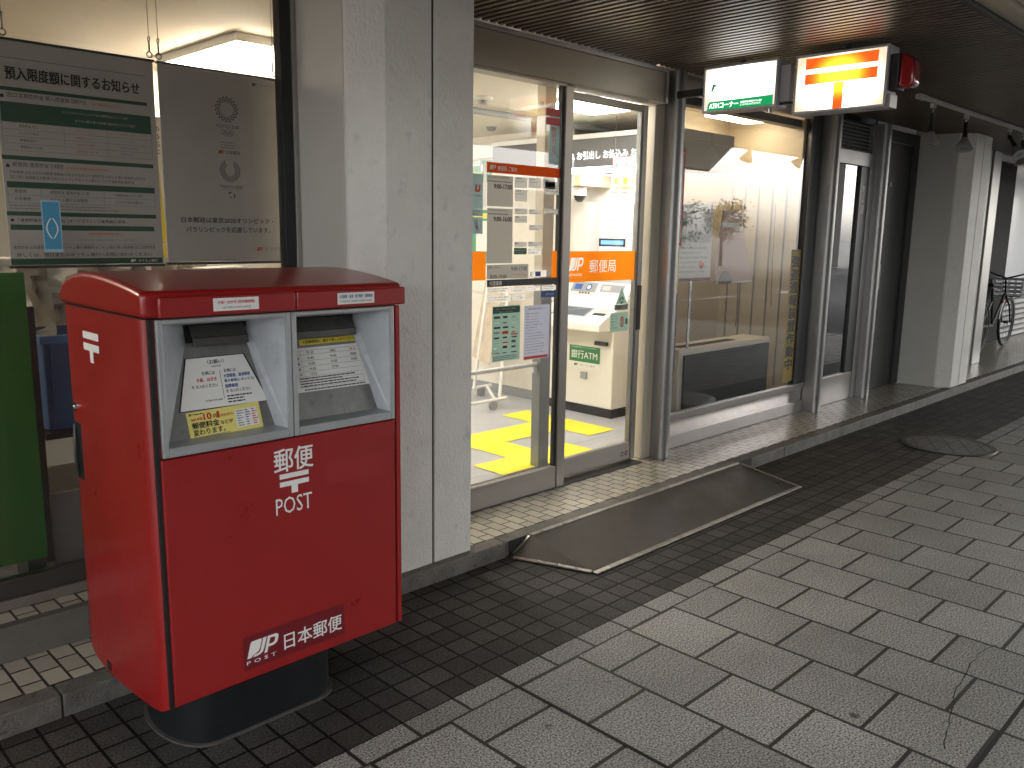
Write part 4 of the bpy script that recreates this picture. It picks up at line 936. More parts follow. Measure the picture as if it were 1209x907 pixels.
# ================================================================== DISPLAY WINDOW
t = root('display_window', 'wide shop window with low metal sill and a dark grille cabinet behind', 'window', (5.5, 3.17, .075))
PINKY = mat('pale_anodised', (.36, .33, .315, 1), .28, .5, var=.04)
link('sill', MB().box(4.53, 3.150, .0755, 6.575, 3.19, .165, PINKY), t, bevel=.003)
link('kick_plate', MB().box(4.53, 3.162, .1655, 6.575, 3.19, .268, mat('mirror_kick_plate', (.46, .42, .40, 1), .12, .92, rvar=.03, vscale=2, var=.03)), t)
link('lower_rail', MB().box(4.53, 3.146, .2685, 6.575, 3.19, .315, PINKY), t, bevel=.003)
link('pane', MB().box(4.53, 3.168, .3155, 6.40, 3.174, 2.395, GLASS), t)
link('side_frame', MB().box(6.40, 3.150, .3155, 6.56, 3.19, 2.46, DALU), t, bevel=.003)
link('top_rail', MB().box(4.53, 3.148, 2.3955, 6.395, 3.19, 2.46, CREAM), t, bevel=.003)
link('track', MB().box(4.53, 3.22, 2.33, 6.395, 3.30, 2.385, BLACK), t)
p = Print((0, 3.1675, 0), **NEGY, step=.0005); p.rect(4.53, 1.430, 4.718, 2.045, REDP, 1); p.rect(4.53, 1.452, 4.700, 2.022, WHITE, 2); p.vtext('当局はロビー内での写真撮影お断り', 4.610, 2.01, .050, 1.46, BLACK, 3, .02)
link('sticker', p.mb, base=(4.62, 3.17, 1.43), label='tall white sticker with red border at the left edge of the display window', cat='sticker')
p = Print((0, 3.1675, 0), **NEGY, step=.0005); p.rect(4.53, 1.124, 4.700, 1.421, YELLOW, 1); p.vtext('キャッシュカード', 4.62, 1.40, .030, 1.22, REDP, 2); p.vtext('詐欺注意', 4.665, 1.405, .025, 1.30, REDP, 2); p.fine(4.6, 1.14, 4.69, 1.19, 2, BLACK, 2)
link('sticker', p.mb, base=(4.62, 3.17, 1.124), label='yellow sticker with red writing below the red bordered one', cat='sticker')
p = Print((0, 3.1675, 0), **NEGY, step=.0005); p.rect(4.53, .608, 4.705, 1.120, mat('slate_film', (.12, .115, .13, 1), .45), 1); p.vtext('飲食物持込禁止', 4.608, 1.09, .045, .64, BLACK, 2, .03)
link('sticker', p.mb, base=(4.62, 3.17, .608), label='grey sticker with black characters low on the display window', cat='sticker')
p = Print((0, 3.1675, 0), **NEGY, step=.0005); p.rect(6.235, .345, 6.398, 1.40, YMUTE, 1); p.vtext('強盗通報装置作動中', 6.258, 1.36, .112, .44, BLACK, 2, .09)
link('warning_banner', p.mb, base=(6.31, 3.17, .345), label='tall ochre warning strip with black characters at the right of the window', cat='banner')
# posters on easels inside (seen through the glass)
t = root('poster', 'leaflet poster with maroon foot standing behind the display window glass', 'poster', (4.95, 3.25, 1.18))
p = Print((4.78, 3.24, 1.19), **NEGY); p.slab(0, 0, .42, .52, .008, PAPER); p.rect(0, 0, .42, .02, mat('maroon', (.15, .02, .03, 1), .5), 1); p.rect(.02, .26, .40, .42, GREYL, 1); p.fine(.03, .05, .4, .24, 6, GREY, 1, .7, .3); p.fine(.04, .44, .38, .50, 1, GREEND, 1, .9, .5); p.circ(.30, .11, .03, REDP, 2); p.rect(.03, .28, .1, .4, GREEN, 2)
link('sheet', p.mb, t)
link('stand', MB().box(4.98, 3.255, .72, 5.0, 3.265, 1.24, CHROME), t)
t = root('leaflet', 'pinkish leaflet poster with a curved arch picture in the display window', 'poster', (5.45, 3.25, 1.15))
p = Print((5.28, 3.245, 1.16), **NEGY); SK = mat('salmon_print', (.50, .30, .22, 1), .5)
p.mb.add([p.P(a, b, 0) for a, b in ((0, 0), (.52, 0), (.36, .34), (.30, .52), (.06, .52), (.02, .3))]+[p.P(a, b, -6) for a, b in ((0, 0), (.52, 0), (.36, .34), (.30, .52), (.06, .52), (.02, .3))], [(0,1,2,3,4,5),(11,10,9,8,7,6)]+[(i, i+6, (i+1) % 6+6, (i+1) % 6) for i in range(6)], SK)
p.circ(.13, .0, .09, mat('taupe_print', (.2, .15, .13, 1), .5), 1, 14, .001, 0, PI); p.rect(.05, .40, .28, .43, WHITE, 1); p.rect(.001, .001, .51, .012, WHITE, 1)
link('sheet', p.mb, t)
# niche behind the window
t = root('display_niche', 'beige panelled recess behind the display window', 'recess', (5.5, 3.6, .2)); t['kind'] = 'structure'
PANEL = mat('beige_panel', (.45, .38, .27, 1), .5, var=.05, vscale=2)
mb = MB().box(5.6, 3.86, .1, 6.36, 3.90, 2.6, PANEL); mb.box(6.36, 3.2, .1, 6.40, 3.90, 2.6, PANEL)
mb.prism([(4.47, 3.245), (4.49, 3.245), (5.6, 3.86), (5.6, 3.90)], 2, .095, 2.6, PANEL)
for i in range(5): mb.box(6.34, 3.30+i*.12, .3, 6.3595, 3.305+i*.12, 1.9, mat('panel_groove', (.2, .17, .12, 1), .6))
link('wall', mb, t)
link('floor', MB().prism([(4.5, 3.2), (6.36, 3.2), (6.36, 3.86), (5.6, 3.86)], 2, .16, .2, PANEL), t)
link('ceiling', MB().prism([(4.5, 3.2), (6.36, 3.2), (6.36, 3.86), (5.6, 3.86)], 2, 2.45, 2.5, CREAM), t)
link('soffit_box', MB().box(4.9, 3.32, 1.95, 5.55, 3.62, 2.2, BEIGEM), t)
for x, y, s_ in ((6.31, 3.36, .9), (6.32, 3.52, .7), (6.30, 3.66, 1.0)):
    pts = [(x+.008*math.sin(i*.8), y+.01*math.sin(i*.5+s_), 1.75-i*.1) for i in range(int(11*s_))]
    link('hanging_cord', MB().tube(pts, .0035, mat('cord', (.10, .07, .05, 1), .6), 6), t, smooth=True)
light_fixture('ceiling_light', 5.62, 3.42, 6.20, 3.62, 2.40, 'strip light added at the top of the display window recess to brighten it', emitmat('niche_fill_light', (1, .85, .62, 1), 2.8))  # fill light added to bring up the beige panels behind the glass
t = root('grille_cabinet', 'low cream cabinet with a wide black grille front behind the window', 'cabinet', (5.5, 3.4, .2))
link('case', MB().box(4.90, 3.262, .2005, 6.16, 3.50, .715, CREAM), t, bevel=.004)
link('grille', MB().box(4.95, 3.245, .24, 6.13, 3.2615, .675, BGRID), t, bevel=.003)
link('top_vent', MB().box(5.0, 3.32, .7155, 5.75, 3.40, .718, BGRID), t)
# exit door with louvre
t = root('service_door', 'narrow glass door under a dark louvre panel between two aluminium posts', 'door', (7.15, 3.15, .075))
link('louvre_frame', MB().box(6.745, 3.13, 2.215, 6.76, 3.18, 2.46, ALU).box(7.50, 3.13, 2.215, 7.545, 3.18, 2.46, ALU), t)
mb = MB().box(6.76, 3.175, 2.22, 7.50, 3.18, 2.458, BLACK)
for i in range(8): mb.prism([(3.130, 2.222+i*.029), (3.134, 2.218+i*.029), (3.17, 2.236+i*.029), (3.166, 2.240+i*.029)], 0, 6.762, 7.498, STEEL)
link('louvre', mb, t)
link('top_rail', MB().box(6.745, 3.125, 2.10, 7.545, 3.18, 2.213, ALUP), t, bevel=.003)
link('pane', MB().box(6.745, 3.15, .32, 7.30, 3.156, 2.098, GLASSD), t)
link('stile', MB().box(7.302, 3.128, .32, 7.46, 3.18, 2.098, DALU), t, bevel=.003)
link('jamb', MB().box(7.462, 3.12, .0755, 7.545, 3.18, 2.098, ALU), t, bevel=.003)
link('bottom_rail', MB().box(6.745, 3.128, .0755, 7.46, 3.18, .318, PINKY), t, bevel=.003)
p = Print((7.34, 3.1275, 0), **NEGY, step=.0005); p.rect(0, 1.80, .06, 1.94, GREYL, 1); p.rect(.0, 1.70, .065, 1.78, GREYL, 1); p.fine(.01, 1.81, .05, 1.93, 6, BLACK, 2); link('sticker', p.mb, t)
t = root('back_room', 'unlit room behind the narrow service door', 'room', (7.1, 4, 0)); t['kind'] = 'structure'
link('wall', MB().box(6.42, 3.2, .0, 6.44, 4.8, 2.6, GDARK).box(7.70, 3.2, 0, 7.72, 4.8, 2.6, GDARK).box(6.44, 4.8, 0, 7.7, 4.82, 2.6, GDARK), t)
# dark metal door
t = root('metal_door', 'dark grey flush metal door with a small pull plate next to the white pillar', 'door', (8.2, 3.18, .075))
DM = mat('charcoal_paint', (.038, .038, .040, 1), .45, var=.06)
link('frame', MB().box(7.72, 3.15, .0755, 7.80, 3.20, 2.46, DM).box(8.50, 3.15, .0755, 8.615, 3.20, 2.46, DM).box(7.80, 3.15, 2.36, 8.50, 3.20, 2.46, DM), t, bevel=.004)
link('leaf', MB().box(7.804, 3.175, .0756, 8.496, 3.20, 2.356, DM), t, bevel=.003)
link('pull_plate', MB().box(7.80, 3.160, 1.03, 7.98, 3.1745, 1.26, ALU), t, bevel=.003)
link('door_scope', MB().box(8.035, 3.168, 1.965, 8.06, 3.1745, 2.01, WPLAS), t)
link('edge_strip', MB().box(7.66, 3.14, .0755, 7.718, 3.20, 2.46, DALU), t)

# ================================================================== NEXT SHOP (far right)
t = root('neighbour_shopfront', 'aluminium framed shopfront beyond the white pillar with a bright frosted window', 'shopfront', (12, 3.2, .075))
link('dark_panel', MB().box(9.2, 3.15, .30, 10.35, 3.2, 2.62, BLACK), t)
link('low_plate', MB().box(9.2, 3.13, .0755, 10.35, 3.2, .298, ALUP), t, bevel=.003)
link('upright', MB().box(10.36, 3.08, .0755, 10.58, 3.2, 2.62, ALU), t, bevel=.004)
link('upright', MB().box(10.59, 3.06, .0755, 10.86, 3.2, 2.62, ALU), t, bevel=.004)
link('dark_column', MB().box(11.2, 3.60, .0755, 13.5, 3.7, 2.62, mat('brown_black_panel', (.014, .013, .012, 1), .7, spec=.15)), t)
link('header', MB().box(9.2, 3.10, 2.40, 19, 3.149, 2.462, GREYL), t)
link('frosted_pane', MB().box(13.51, 3.60, .66, 19, 3.7, 2.56, mat('frosted_white', (.85, .86, .88, 1), .3, spec=1, coat=.8)), t)
link('side_wall', MB().box(19, 2.2, 0, 19.2, 3.8, 2.62, WPLAS), t)
mb = MB().box(13.51, 3.64, .0755, 19, 3.7, .65, GDARK)
for i in range(7): mb.box(13.51, 3.605, .10+i*.08, 19, 3.639, .145+i*.08, WPLAS)
link('louvred_base', mb, t)
link('recess_floor', MB().box(9.0, 3.4005, -.02, 19, 3.60, .0744, APR), t)
# bicycle, parallel to the shopfront, facing the camera's left
t = root('bicycle', 'dark bicycle with a metal front basket parked by the far shopfront', 'bicycle', (11.5, 3.34, .075))
by = 3.34; wz = .075+.33
def wheel(x):
    w = link('wheel', MB().ring((x, by, wz), .31, .020, RUBBER, 1, 36, 8), t, smooth=True)
    mb = MB().ring((x, by, wz), .285, .009, GPLAS, 1, 36, 6).cyl((x, by-.03, wz), (x, by+.03, wz), .018, IRON, 12); link('rim', mb, w, smooth=True)
    mb = MB()
    for i in range(18): a = 2*PI*i/18; mb.tube([(x, by+(.018 if i % 2 else -.018), wz), (x+math.cos(a)*.28, by, wz+math.sin(a)*.28)], .0014, IRON, 4)
    link('spokes', mb, w)
wheel(12.820); wheel(11.720)
link('frame', MB().tube([(12.620, by, .80), (12.220, by, .40), (11.720, by, wz)], .016, BLACK, 8).tube([(12.220, by, .40), (12.060, by, .88)], .015, BLACK, 8).tube([(12.120, by, .72), (11.720, by, wz)], .010, BLACK, 8).tube([(12.600, by, .74), (12.290, by, .47)], .012, BLACK, 8), t, smooth=True)
link('fork', MB().tube([(12.600, by, .98), (12.640, by, .80), (12.720, by-.05, .62), (12.820, by-.05, wz)], .012, IRON, 8).tube([(12.640, by, .80), (12.720, by+.05, .62), (12.820, by+.05, wz)], .012, IRON, 8), t, smooth=True)
link('handlebar', MB().tube([(12.420, by-.28, 1.04), (12.600, by-.24, 1.07), (12.620, by, 1.0), (12.600, by+.2, 1.07), (12.420, by+.2, 1.04)], .011, IRON, 8), t, smooth=True)
link('saddle', MB().prism([(12.180, .90), (11.860, .92), (11.840, .96), (12.180, .93)], 1, by-.07, by+.07, RUBBER), t, bevel=.02)
link('mudguard', MB().tube([(12.820+.355*math.cos(a), by, wz+.355*math.sin(a)) for a in [math.radians(-10+i*12) for i in range(16)]], .016, ALU, 8), t, smooth=True)
mb = MB(); bx0, bx1, b0, b1 = 13.120, 12.720, .76, .98
for z in (b0, b0+.055, b0+.11, b0+.165, b1):
    e = (z-b0)*.12
    mb.tube([(bx0-e, by-.16-e, z), (bx1+e, by-.16-e, z), (bx1+e, by+.16+e, z), (bx0-e, by+.16+e, z), (bx0-e, by-.16-e, z)], .011, STEEL, 6)
for i in range(6):
    x = bx0+(bx1-bx0)*i/5
    for s_ in (-1, 1): mb.tube([(x, by+s_*.16, b0), (x, by+s_*.187, b1)], .009, STEEL, 6)
for i in range(5):
    y = by-.16+.32*i/4
    for x, d_ in ((bx0, -.026), (bx1, .026)): mb.tube([(x, y, b0), (x+d_, y, b1)], .009, STEEL, 6)
    mb.tube([(bx0, y, b0), (bx1, y, b0)], .009, STEEL, 6)
link('basket', mb, t, smooth=True)
link('reflector', MB().cyl((12.500, by-.02, .70), (12.500, by-.035, .70), .025, REDP, 12), t)

# ================================================================== LIT SIGNS
SX = 4.35
t = root('bank_sign', 'lit white box sign with a green ATM corner strip', 'sign', (SX, 2.58, 2.19))
ya, yb_, za, zb_ = 2.822, 2.358, 2.190, 2.440; yc = (ya+yb_)/2
CAS = mat('sign_casing', (.42, .42, .46, 1), .4, .2)
link('casing', MB().box(SX+.002, yb_, za, SX+.11, ya, zb_, CAS), t, bevel=.004)
fr = .012
link('frame', MB().box(SX-.008, yb_, za, SX+.0015, ya, za+fr, CAS).box(SX-.008, yb_, zb_-fr, SX+.0015, ya, zb_, CAS).box(SX-.008, yb_, za+fr, SX+.0015, yb_+fr, zb_-fr, CAS).box(SX-.008, ya-fr, za+fr, SX+.0015, ya, zb_-fr, CAS), t, bevel=.002)
glow1 = signglow('sign_white_glow', (.95, .88, .70, 1), (1, 1, .97, 1), .11, .5, -.0, .155, .23, .16)
p = Print((SX-.001, ya-fr, za+fr), **NEGX, step=.0006); W = ya-yb_-2*fr; Hh = zb_-za-2*fr
p.rect(0, 0, W, Hh, glow1, .2)
p.poly([(.018, 0), (W-.012, 0), (W-.012, .052), (.034, .048), (.024, .036)], SGNG, 1)
p.text('ATMコーナー', .034, .010, .185, .030, LETTER, 2, .02); p.fine(.232, .008, .37, .036, 2, LETTER, 2, .8, .6)
p.poly([(.040, .104), (.064, .104), (.073, .142), (.049, .142)], SGNDK, 1); p.poly([(.052, .108), (.062, .106), (.069, .128), (.062, .128), (.059, .116)], LETTER, 2); p.poly([(.072, .108), (.076, .108), (.086, .138), (.083, .138)], SGNG, 1); p.circ(.037, .092, .0035, SGNDK, 1, 8)
p.text('行', W-.075, .105, .034, .044, emitmat('washed_grey_ink', (.45, .5, .45, 1), .3), 1, -.012)
link('face', p.mb, t)
link('bracket', MB().box(SX+.02, 2.30, 2.215, SX+.05, 2.357, 2.405, CAS).box(SX+.03, 2.25, 2.20, SX+.045, 2.80, 2.213, DALU), t, bevel=.002)
link('wall_bracket', MB().box(SX+.04, 2.823, 2.30, SX+.075, 3.03, 2.34, DALU), t)
link('small_lamp', MB().cyl((SX+.03, 2.42, 2.165), (SX+.03, 2.42, 2.1895), .018, CHROME, 12), t, smooth=True)
t = root('postal_mark_sign', 'lit white box sign with the large orange red postal mark', 'sign', (SX, 2.02, 2.15))
ya, yb_, za, zb_ = 2.262, 1.775, 2.138, 2.432
link('casing', MB().box(SX+.002, yb_, za, SX+.12, ya, zb_, CAS), t, bevel=.006)
link('frame', MB().box(SX-.008, yb_, za, SX+.0015, ya, za+fr, CAS).box(SX-.008, yb_, zb_-fr, SX+.0015, ya, zb_, CAS).box(SX-.008, yb_, za+fr, SX+.0015, yb_+fr, zb_-fr, CAS).box(SX-.008, ya-fr, za+fr, SX+.0015, ya, zb_-fr, CAS), t, bevel=.002)
link('end_cap', MB().box(SX+.004, yb_-.02, za-.005, SX+.09, yb_-.0005, za+.06, ALU), t, bevel=.002)
p = Print((SX-.001, ya-fr, za+fr), **NEGX, step=.0006); W = ya-yb_-2*fr; Hh = zb_-za-2*fr
glow2 = signglow('sign_face_glow', (.90, .78, .55, 1), (1, 1, .95, 1), .12, .7, .0, .12, .24, .17)
glow3 = signglow('sign_mark_glow', (.90, .075, .01, 1), (1, .58, .03, 1), .21, .36, .0, .165, .15, .12)
p.rect(0, 0, W, Hh, glow2, .2)
p.rect(.045, Hh-.062, W-.04, Hh-.008, glow3, 1); p.rect(.045, Hh-.138, W-.04, Hh-.086, glow3, 1); p.rect(W*.5-.028, .0, W*.5+.024, Hh-.139, glow3, 1)
link('face', p.mb, t)
for yy in (2.6, 2.0): link('ceiling_hanger', MB().box(SX+.05, yy, 2.4325 if yy < 2.3 else 2.4405, SX+.07, yy+.02, 2.50, DALU), t if yy < 2.3 else bpy.data.objects['bank_sign'])
t = root('alarm_lamp', 'red plastic alarm lamp on the street end of the postal mark sign', 'lamp', (SX+.05, 1.74, 2.25))
link('base', MB().box(SX+.01, 1.728, 2.215, SX+.10, 1.7745, 2.385, BLACK), t, bevel=.006)
mb = MB(); sg = 14; prof = [(0, .0), (.05, .0), (.055, .012)]; 
pts = [(1.727, 2.225), (1.672, 2.222), (1.655, 2.24), (1.655, 2.32), (1.668, 2.355), (1.695, 2.376), (1.727, 2.384)]
mb.prism(pts, 0, SX+.012, SX+.098, REDLAMP); link('lens', mb, t, bevel=.018, seg=3, smooth=True)

# track lights
t = root('light_track', 'grey metal lighting track fixed to the soffit before the white pillar', 'light track', (8, 2.3, 2.43))
link('rail', MB().box(6.25, 2.268, 2.435, 11.0, 2.298, 2.462, GREYL), t, bevel=.003)
link('end_feed', MB().box(6.13, 2.262, 2.430, 6.249, 2.304, 2.463, GREYL), t, bevel=.004)
def spot(x, tilt, label, lean=0, cupc=None):
    r = root('spotlight', label, 'spotlight', (x, 2.283, 2.434), 'spotlights on the track')
    link('adapter', MB().box(x-.02, 2.27, 2.40, x+.02, 2.296, 2.434, GREYL).cyl((x, 2.283, 2.37), (x, 2.283, 2.40), .012, CHROME, 10), r, smooth=True)
    M = Matrix.Translation((x, 2.283, 2.37)) @ Matrix.Rotation(math.radians(tilt), 4, 'X') @ Matrix.Rotation(math.radians(lean), 4, 'Y')
    mb = MB().lathe([(0, 0), (.014, 0), (.016, -.02), (.012, -.06), (.016, -.07), (.018, -.11), (.022, -.13)], (0, 0, 0), BLACK, 14)
    mb.v = [tuple(M @ Vector(v)) for v in mb.v]; link('neck', mb, r, smooth=True)
    mb = MB().lathe([(.022, -.13), (.030, -.15), (.055, -.195), (.062, -.215), (.056, -.216)], (0, 0, 0), STEEL, 20)
    mb.v = [tuple(M @ Vector(v)) for v in mb.v]; link('reflector', mb, r, smooth=True)
    mb = MB().lathe([(.0, -.205), (.054, -.212), (.055, -.2155), (0, -.2165)], (0, 0, 0), mat('lamp_lens', (.3, .3, .3, 1), .15), 20)
    mb.v = [tuple(M @ Vector(v)) for v in mb.v]; link('lens', mb, r, smooth=True)
    return r
spot(6.42, 0, 'first spotlight on the track, nearest the red alarm lamp, hanging straight')
spot(7.12, -8, 'second spotlight on the track, tilted, in front of the white pillar', 22)
spot(8.22, -35, 'third spotlight on the track with its round face turned to the camera', 20)
spot(8.62, -5, 'fourth spotlight on the track at the right edge of the photo')
link('downlight', MB().lathe([(.0, 0), (.05, 0), (.055, .012)], (5.6, 2.55, 2.452), GREYL, 20), base=(5.6, 2.55, 2.45), smooth=True, label='small round fitting on the soffit behind the postal mark sign', cat='ceiling fitting')

# ================================================================== RAMP AND MANHOLE
t = root('entrance_ramp', 'dark metal wedge ramp with bright edge trim before the glass doors', 'ramp', (3.7, 2.45, 0))
A = (2.80, 2.245, .006); B = (4.735, 2.245, .006); C_ = (4.69, 2.651, .080); D_ = (2.79, 2.651, .080); E_ = (2.640, 2.651, .006)
mb = MB(); mb.poly([A, B, C_, D_], RAMP); mb.poly([E_, A, D_], RAMP); F_ = (4.90, 2.651, .006); mb.poly([B, F_, C_], RAMP)
bt = [(x, y, .0015) for x, y, z in (E_, A, B, F_)]
mb.poly(bt[::-1], RAMP); mb.poly([bt[0], bt[1], A, E_], RAMP); mb.poly([bt[1], bt[2], B, A], RAMP); mb.poly([bt[2], bt[3], F_, B], RAMP); mb.poly([bt[3], bt[0], E_, D_, C_, F_], RAMP)
link('plate', mb, t)
def strip(p, q, w, par, h=.004):
    p = Vector(p); q = Vector(q); d = (q-p).normalized(); s_ = d.cross(Vector((0, 0, 1))).normalized()*w; up = Vector((0, 0, h)); lo = Vector((0, 0, -.003))
    mb = MB(); vs = [p-s_+lo, q-s_+lo, q+s_+lo, p+s_+lo, p-s_+up, q-s_+up, q+s_+up, p+s_+up]
    mb.add(vs, [(3,2,1,0),(4,5,6,7),(0,1,5,4),(1,2,6,5),(2,3,7,6),(3,0,4,7)], RAMPT); link('edge_trim', mb, par, bevel=.0015)
strip((2.79, 2.243, .006), (4.74, 2.243, .006), .013, t); strip((2.655, 2.62, .008), (2.79, 2.262, .008), .012, t); strip((2.79, 2.641, .079), (4.69, 2.641, .079), .011, t); strip(B, (4.70, 2.62, .077), .006, t); strip((2.67, 2.645, .016), (2.78, 2.645, .074), .010, t)
link('rubber_strip', MB().box(2.655, 2.650, .002, 4.88, 2.6545, .078, RUBBER), t)
for x, y in ((2.70, 2.50), (2.735, 2.41), (2.765, 2.33)): link('screw', MB().lathe([(0, .018), (.007, .016), (.008, .008)], (x, y, 0), CHROME, 10), t)
t = root('manhole_cover', 'round manhole cover with inlaid paving set in the pavement', 'manhole cover', (6.57, 2.0, 0))
mb = MB().lathe([(.285, .001), (.285, .007), (.322, .007), (.325, .001)], (6.57, 2.0, 0), IRON, 48, 2, False); link('rim', mb, t, smooth=True)
PMH = brickmat('cover_inlay', (.11, .103, .094, 1), (.15, .142, .13, 1), (.012, .010, .009, 1), .1, .1, 0, .003, 6.5, 1.9, False, .5, .3, grain=.25, gscale=240)
link('inlay', MB().lathe([(0, .0045), (.2845, .0045)], (6.57, 2.0, 0), PMH, 48, 2, False), t)
mb = MB()
for k in range(-2, 3):
    L_ = math.sqrt(.27**2-(k*.11)**2); dx, dy = math.cos(.5), math.sin(.5); nx_, ny_ = -dy, dx
    c = (6.57+nx_*k*.11, 2.0+ny_*k*.11); mb.add([(c[0]-dx*L_-nx_*.007, c[1]-dy*L_-ny_*.007, .0062), (c[0]+dx*L_-nx_*.007, c[1]+dy*L_-ny_*.007, .0062), (c[0]+dx*L_+nx_*.004, c[1]+dy*L_+ny_*.004, .0062), (c[0]-dx*L_+nx_*.004, c[1]-dy*L_+ny_*.004, .0062)], [(0, 1, 2, 3)], BLACK)
link('grooves', mb, t)

# ================================================================== ATM LOBBY
t = root('atm_lobby', 'bright cream walled lobby behind the glass doors', 'room', (4, 5, .09)); t['kind'] = 'structure'
link('ceiling', MB().prism([(2.46, 3.2), (4.44, 3.2), (4.46, 3.26), (5.58, 3.905), (9, 3.905), (9, 12), (2.46, 12)], 2, 2.335, 2.36, CEILW), t)
CB = mat('cream_wall', (.72, .68, .60, 1), .55, var=.03)
link('wall', MB().box(5.46, 4.62, .09, 5.6, 9.0, 2.334, CB).box(5.9, 3.92, .09, 6.0, 4.62, 2.334, WPLAS).box(2.46, 9.0, .09, 5.46, 9.1, 2.334, CB).box(5.62, 3.92, .09, 5.9, 3.93, 2.334, WPLAS), t)
link('soffit', MB().box(5.30, 4.62, 2.15, 5.459, 9.0, 2.334, CB), t)
mb = MB().box(5.15, 4.75, .17, 5.459, 8.9, .95, CB).box(5.14, 4.75, .0905, 5.46, 8.9, .169, GPLAS); link('low_wall', mb, t)
mb = MB()
cells = lambda: ((3.36, 3.41, 3.649, 3.68), (3.65, 3.41, 3.93, 4.28), (3.931, 3.41, 4.22, 3.69), (3.931, 3.97, 4.499, 4.28), (4.5, 3.71, 4.79, 4.60))
for a, b, c, d_ in cells():
    mb.poly([(a, b, .094), (c, b, .094), (c, d_, .094), (a, d_, .094)], YTILE)
link('yellow_carpet_tiles', mb, base=(4, 4, .09), label='bright yellow stepped floor mat tiles on the grey lobby floor', cat='floor mat')
light_fixture('ceiling_light', 4.12, 3.40, 4.52, 3.78, 2.31, 'bright ceiling light just inside the sliding door', TUBE, 'ceiling lights in the lobby')
light_fixture('ceiling_light', 2.9, 6.4, 4.0, 6.6, 2.31, 'ceiling light at the back of the lobby', TUBE, 'ceiling lights in the lobby')
light_fixture('ceiling_light', 2.75, 4.3, 2.92, 5.5, 2.31, 'ceiling light at the left of the lobby behind the pillar', TUBE, 'ceiling lights in the lobby')
t = root('smoke_detector', 'round white smoke detector on the lobby ceiling near the header beam', 'smoke detector', (3.75, 4.06, 2.33))
link('base', MB().lathe([(0, -.02), (.055, -.02), (.065, -.01), (.065, 0)], (3.77, 4.06, 2.334), CPLAS, 20), t, smooth=True); link('sensor', MB().lathe([(0, -.045), (.03, -.042), (.035, -.0205)], (3.77, 4.06, 2.334), GPLAS, 16), t, smooth=True)
link('sprinkler_head', MB().lathe([(0, -.035), (.03, -.03), (.045, 0)], (4.86, 5.13, 2.334), GPLAS, 16), base=(4.86, 5.13, 2.33), smooth=True, label='small pointed sprinkler head farther back on the lobby ceiling', cat='sprinkler')
link('ceiling_pipe', MB().cyl((3.2, 4.36, 2.30), (5.4, 4.36, 2.30), .022, GPLAS, 12), base=(4, 4.36, 2.3), smooth=True, label='grey pipe running under the lobby ceiling', cat='pipe')
t = root('lobby_post', 'slim grey square post standing inside the glass entrance', 'post', (3.67, 3.42, .09))
link('shaft', MB().box(3.632, 3.388, .0905, 3.722, 3.456, 1.25, mat('grey_post', (.24, .25, .25, 1), .35, .4)), t, bevel=.004)
link('upper_shaft', MB().box(3.632, 3.388, 1.2502, 3.722, 3.456, 2.334, CREAM), t, bevel=.004)
link('screw', MB().cyl((3.631, 3.42, 2.22), (3.626, 3.42, 2.22), .014, GPLAS, 12), t)
t = root('handrail', 'white tubular handrail inside the entrance at waist height', 'handrail', (3.3, 3.42, .72))
link('tube', MB().tube([(2.50, 3.42, .725), (3.63, 3.42, .725)], .013, WPLAS, 12), t, smooth=True); link('bracket', MB().box(3.60, 3.41, .68, 3.631, 3.43, .712, WPLAS), t)
# brochure rack on casters
t = root('brochure_rack', 'wheeled white tube rack holding tilted sheets in the lobby', 'rack', (4.6, 5.1, .1))
TB = WPLAS
link('base', MB().tube([(4.0, 4.80, .17), (4.75, 4.80, .17)], .014, TB).tube([(4.15, 5.30, .17), (5.05, 5.30, .17)], .014, TB).tube([(4.62, 4.80, .17), (5.0, 5.30, .17)], .013, TB), t, smooth=True)
link('upright', MB().tube([(4.72, 4.85, .17), (4.98, 5.00, 1.45)], .014, TB).tube([(4.80, 5.25, .17), (5.05, 5.28, 1.45)], .014, TB), t, smooth=True)
for x, y in ((4.60, 4.80), (4.93, 5.30), (4.05, 4.80), (4.2, 5.30)): link('caster', MB().cyl((x, y-.015, .125), (x, y+.015, .125), .036, GPLAS, 16).box(x-.01, y-.02, .13, x+.01, y+.02, .165, GPLAS), t, smooth=True)
SH = mat('sheet_paper', (.50, .42, .32, 1), .7, var=.15, vscale=9)
for i in range(5): link('sheet', MB().prism([(4.74+i*.05, .42), (4.75+i*.05, .42), (4.96+i*.05, 1.32), (4.95+i*.05, 1.32)], 1, 5.0+i*.09, 5.07+i*.09, SH), t)
# signs at the back
t = root('wall_banner', 'green and white information board on the lobby back wall', 'sign', (5.45, 5.9, 1.35))
p = Print((5.455, 6.05, 1.20), **NEGX); p.slab(0, 0, .30, .90, .01, mat('mint_board', (.10, .34, .18, 1), .5)); p.rect(.1, .12, .26, .4, WHITE, 1); p.fine(.03, .80, .28, .86, 1, YELLOW, 1); p.rect(0, .42, .3, .47, YPALE, 1); p.rect(.12, .5, .28, .75, PAPER, 1)
link('board', p.mb, t)
t = root('wall_sign', 'long green edged sign board under the lobby soffit', 'sign', (5.29, 5.4, 2.06))
p = Print((5.285, 5.72, 2.03), **NEGX); p.slab(0, 0, .75, .10, .02, GPLAS); p.rect(.02, .07, .74, .095, GREEN, 1); p.fine(.05, .01, .7, .06, 1, GREYL, 1, 1, .6); p.rect(.02, .0, .28, .06, PAPER, 2)
link('board', p.mb, t)
